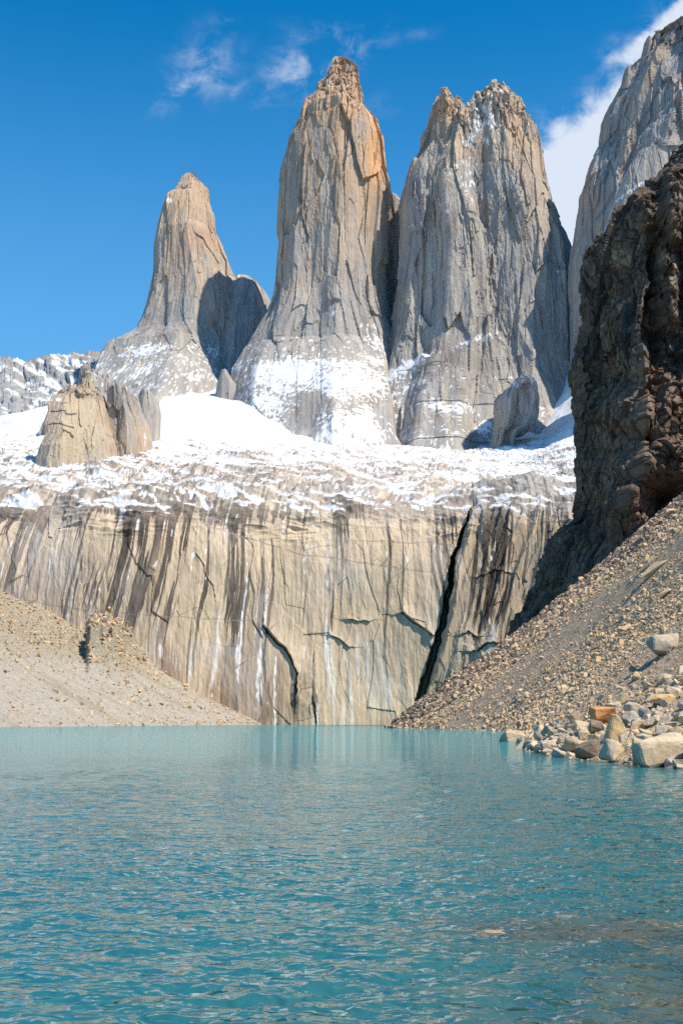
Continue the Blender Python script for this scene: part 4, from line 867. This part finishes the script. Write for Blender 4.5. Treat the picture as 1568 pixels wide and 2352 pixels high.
# the rest of the heap: single boulders copied from a few shapes
protos = []
for k in range(16):
    V, T_ = boulder_mesh('boulder', 1, .85 + .2 * (k % 3), .72 + .1 * (k % 4), 200 + k * 3, 11 + k % 5, 1, .1 * (k % 4), .85, .03)
    base = np.array([TAN, PALE, (.43, .385, .31), (.40, .35, .28), TAN, (.47, .40, .30), PALE, (.36, .33, .29)][k % 8], np.float32)
    f = fbm(V[:, 0] * 2, V[:, 1] * 2, V[:, 2] * 2, 3, k)
    o = link_mesh('boulder', V, T_, M_BOULDER, base * (1 + .2 * f)[:, None], tri=True); protos.append(o)
heap_top = ([1190, 1230, 1290, 1350, 1400, 1450, 1500, 1600], [1700, 1688, 1662, 1628, 1600, 1575, 1555, 1530])
heap_bot = ([1190, 1250, 1300, 1380, 1450, 1600], [1716, 1733, 1740, 1752, 1758, 1766])
rb = random.Random(12); cnt = 0; used = set()
while cnt < 255:
    uu_ = 1190 + 400 * rb.random() ** .8; a, b_ = np.interp(uu_, *heap_top), np.interp(uu_, *heap_bot)
    vv_ = a + (b_ - a) * rb.random() ** 1.1
    x, Y, z = hit(uu_, vv_); s = (11 + 26 * rb.random() ** 2.0) * Y / F * (.75 + .5 * (vv_ - a) / (b_ - a)) * .62
    k = rb.randrange(16); p = protos[k]
    o = p if k not in used else p.copy()
    if o is not p: COL.objects.link(o)
    used.add(k)
    o.location = (x, Y + s * .3, z + s * .24); o.scale = (s * rb.uniform(.8, 1.35), s, s * rb.uniform(.7, 1.05)); o.rotation_euler = (rb.uniform(-.5, .5), rb.uniform(-.5, .5), rb.uniform(0, 6.28))
    tag(o, 'small angular boulder in the heap along the right shore', 'boulder', 'small boulders heaped along the right shore'); cnt += 1

# ------------------------------------------------------------------ lake bed, lake
def shoal(x, Y):
    d1 = np.exp(-(((x - 4.9) / 2.6) ** 2 + ((Y - 11.5) / 3.4) ** 2)); d2 = np.exp(-(((x - 2.6) / 1.6) ** 2 + ((Y - 14.6) / .9) ** 2)); d3 = np.exp(-(((x - 3.2) / 3.0) ** 2 + ((Y - 8.5) / 2.2) ** 2))
    return d1, d2, d3
gx_, gy_ = np.meshgrid(np.linspace(-9000, 9000, 40), np.linspace(-2000, 16000, 40))
tag(link_mesh('ground', np.stack([gx_, gy_, -12 + 0 * gx_], -1), quads(40, 40), M_MORAINE, np.array([.35, .31, .26]) * np.ones((40, 40, 1))), 'valley floor under the lake and the mountains', 'ground', kind='structure')
V, T_ = boulder_mesh('awash_boulder', .62, .34, .22, 301, 20, 3, .35, .85, .05)
o = link_mesh('awash_boulder', V, T_, M_BOULDER, np.array([.33, .26, .16]) * np.ones((len(V), 1)), tri=True); o.location = (1.95, 14.6, -.215); o.rotation_euler = (0, .12, .1)
tag(o, 'yellowish boulder barely breaking the water surface in the foreground', 'boulder')

# surface sheet: finely divided near the shore where single waves can be told apart, coarser far off
vv = np.linspace(2352 + 260, 1659.6, 1020); bb_ = (1176 - vv) / F
wy = CAM_H * (cp - sp * bb_) / -(sp + cp * bb_)
WAVES, SLOPE = 64, .022
wy = np.concatenate([np.linspace(-30, wy[0] - .5, 24), wy, np.linspace(wy[-1] + 20, max(1100, wy[-1] + 40), 6)])
ws = np.concatenate([np.linspace(-1, -.36, 14, endpoint=False), np.linspace(-.36, .36, 760), np.linspace(.36, 1, 15)[1:]])
wx_ = ws[None] * np.maximum(np.abs(wy), 9)[:, None] * np.where(np.abs(ws) > .36, 1.0, 1.0)[None]; wyy = np.repeat(wy[:, None], len(ws), 1)
row = np.gradient(wy)[:, None]
wz_ = np.zeros(wx_.shape, np.float32); rw = np.random.default_rng(21)
for k in range(WAVES):
    lam = .14 * (1.8 / .14) ** ((k + .5) / WAVES); th = rw.normal(0, .55) + (.25 if k % 3 else -.5); kx, ky = math.sin(th) * 2 * math.pi / lam, math.cos(th) * 2 * math.pi / lam
    amp = SLOPE * lam / (2 * math.pi) * rw.uniform(.6, 1.3) * min(1, (.5 / lam) ** .55)
    ph = (kx * wx_ + ky * wyy + rw.uniform(0, 6.28) + .8 * np.sin(.37 * kx * wyy - .21 * ky * wx_ + k)).astype(np.float32)
    q = np.sin(ph); fade = np.clip((lam / np.maximum(np.abs(row), .02) - 1.2) / 1.6, 0, 1)
    wz_ += (amp * fade) * (q + .35 * q * np.abs(q))
wz_ *= 1 + .65 * perlin(wx_ / 7, wyy / 12, 0, 191) + .3 * perlin(wx_ / 3, wyy / 4, 0, 192)
d1, d2, d3 = shoal(wx_, wyy)
sh = np.clip(.5 * d1 + .55 * d2 + .42 * d3 + .35 * np.exp(-(((wx_ - 4.5) / 3.2) ** 2 + ((wyy - 11) / 5) ** 2)), 0, .85)
edge = wx_ - np.interp(wyy, shY, shX); sh = np.maximum(sh, .55 * sstep(edge, -2.2, .2) * (wyy < 200))
mw = bpy.data.materials.new('glacial_water'); mw.use_nodes = True; n = NT(mw.node_tree); n.nt.nodes.clear()
out = n.n('ShaderNodeOutputMaterial'); g = n.n('ShaderNodeNewGeometry'); pos_ = g.outputs['Position']
sz_ = n.n('ShaderNodeSeparateXYZ'); n.l(pos_, sz_.inputs[0])
gust = n.ss(n.noise(pos_, 1.0, 2, .5, 0, scl=(.04, .09, 1)), .3, .7)
def height(ox, oy):
    """height of the ripples at a point a little way off"""
    ad = n.n('ShaderNodeVectorMath', operation='ADD'); n.l(pos_, ad.inputs[0]); ad.inputs[1].default_value = (ox, oy, 0)
    q1 = n.noise(ad.outputs[0], 1.0, 1, .5, .5, scl=(1.2, 1.8, 1)); q2 = n.noise(ad.outputs[0], 1.0, 1, .5, .4, scl=(5.0, 7.0, 1))
    return n.m('ADD', n.m('MULTIPLY', q1, WAVE_A), n.m('MULTIPLY', q2, n.m('MULTIPLY_ADD', gust, WAVE_B * .5, WAVE_B * .75)))
EPS, WAVE_A, WAVE_B = .015, .14, .07
h0, hx, hy = height(0, 0), height(EPS, 0), height(0, EPS)
cn = n.n('ShaderNodeCombineXYZ'); far = n.m('MULTIPLY_ADD', n.ss(sz_.outputs[1], 30, 140), 3.2 / EPS, 1 / EPS)     # beyond the modelled waves the ripples carry the slope
n.l(n.m('MULTIPLY', n.m('SUBTRACT', h0, hx), far), cn.inputs[0]); n.l(n.m('MULTIPLY', n.m('SUBTRACT', h0, hy), far), cn.inputs[1]); cn.inputs[2].default_value = 0
bp = n.n('ShaderNodeVectorMath', operation='NORMALIZE'); 
ga = n.n('ShaderNodeVectorMath', operation='ADD'); n.l(cn.outputs[0], ga.inputs[0]); n.l(g.outputs['Normal'], ga.inputs[1]); n.l(ga.outputs[0], bp.inputs[0])
pb = n.n('ShaderNodeBsdfPrincipled'); n.l(bp.outputs[0], pb.inputs['Normal'])
pb.inputs['Roughness'].default_value = .05; pb.inputs['IOR'].default_value = 1.62; pb.inputs['Specular IOR Level'].default_value = .6
at = n.n('ShaderNodeAttribute', attribute_name='shallow')          # silty bed showing where the lake is shallow
bedc = n.rgb((.10, .085, .045), (.035, .05, .05), n.ss(n.noise(pos_, 1.3, 4), .42, .6))
n.l(n.rgb(n.rgb(n.rgb((.022, .114, .126), (.018, .138, .150), n.noise(pos_, .12, 3)), (.042, .295, .325), n.ss(sz_.outputs[1], 14, 150)), bedc, at.outputs['Fac']), pb.inputs['Base Color'])
n.l(pb.outputs[0], out.inputs[0])
tag(link_mesh('lake', np.stack([wx_, wyy, wz_], -1), quads(*wx_.shape), mw, smooth=True, extra={'shallow': sh}), 'rippled turquoise glacial lake filling the foreground', 'lake', kind='structure')
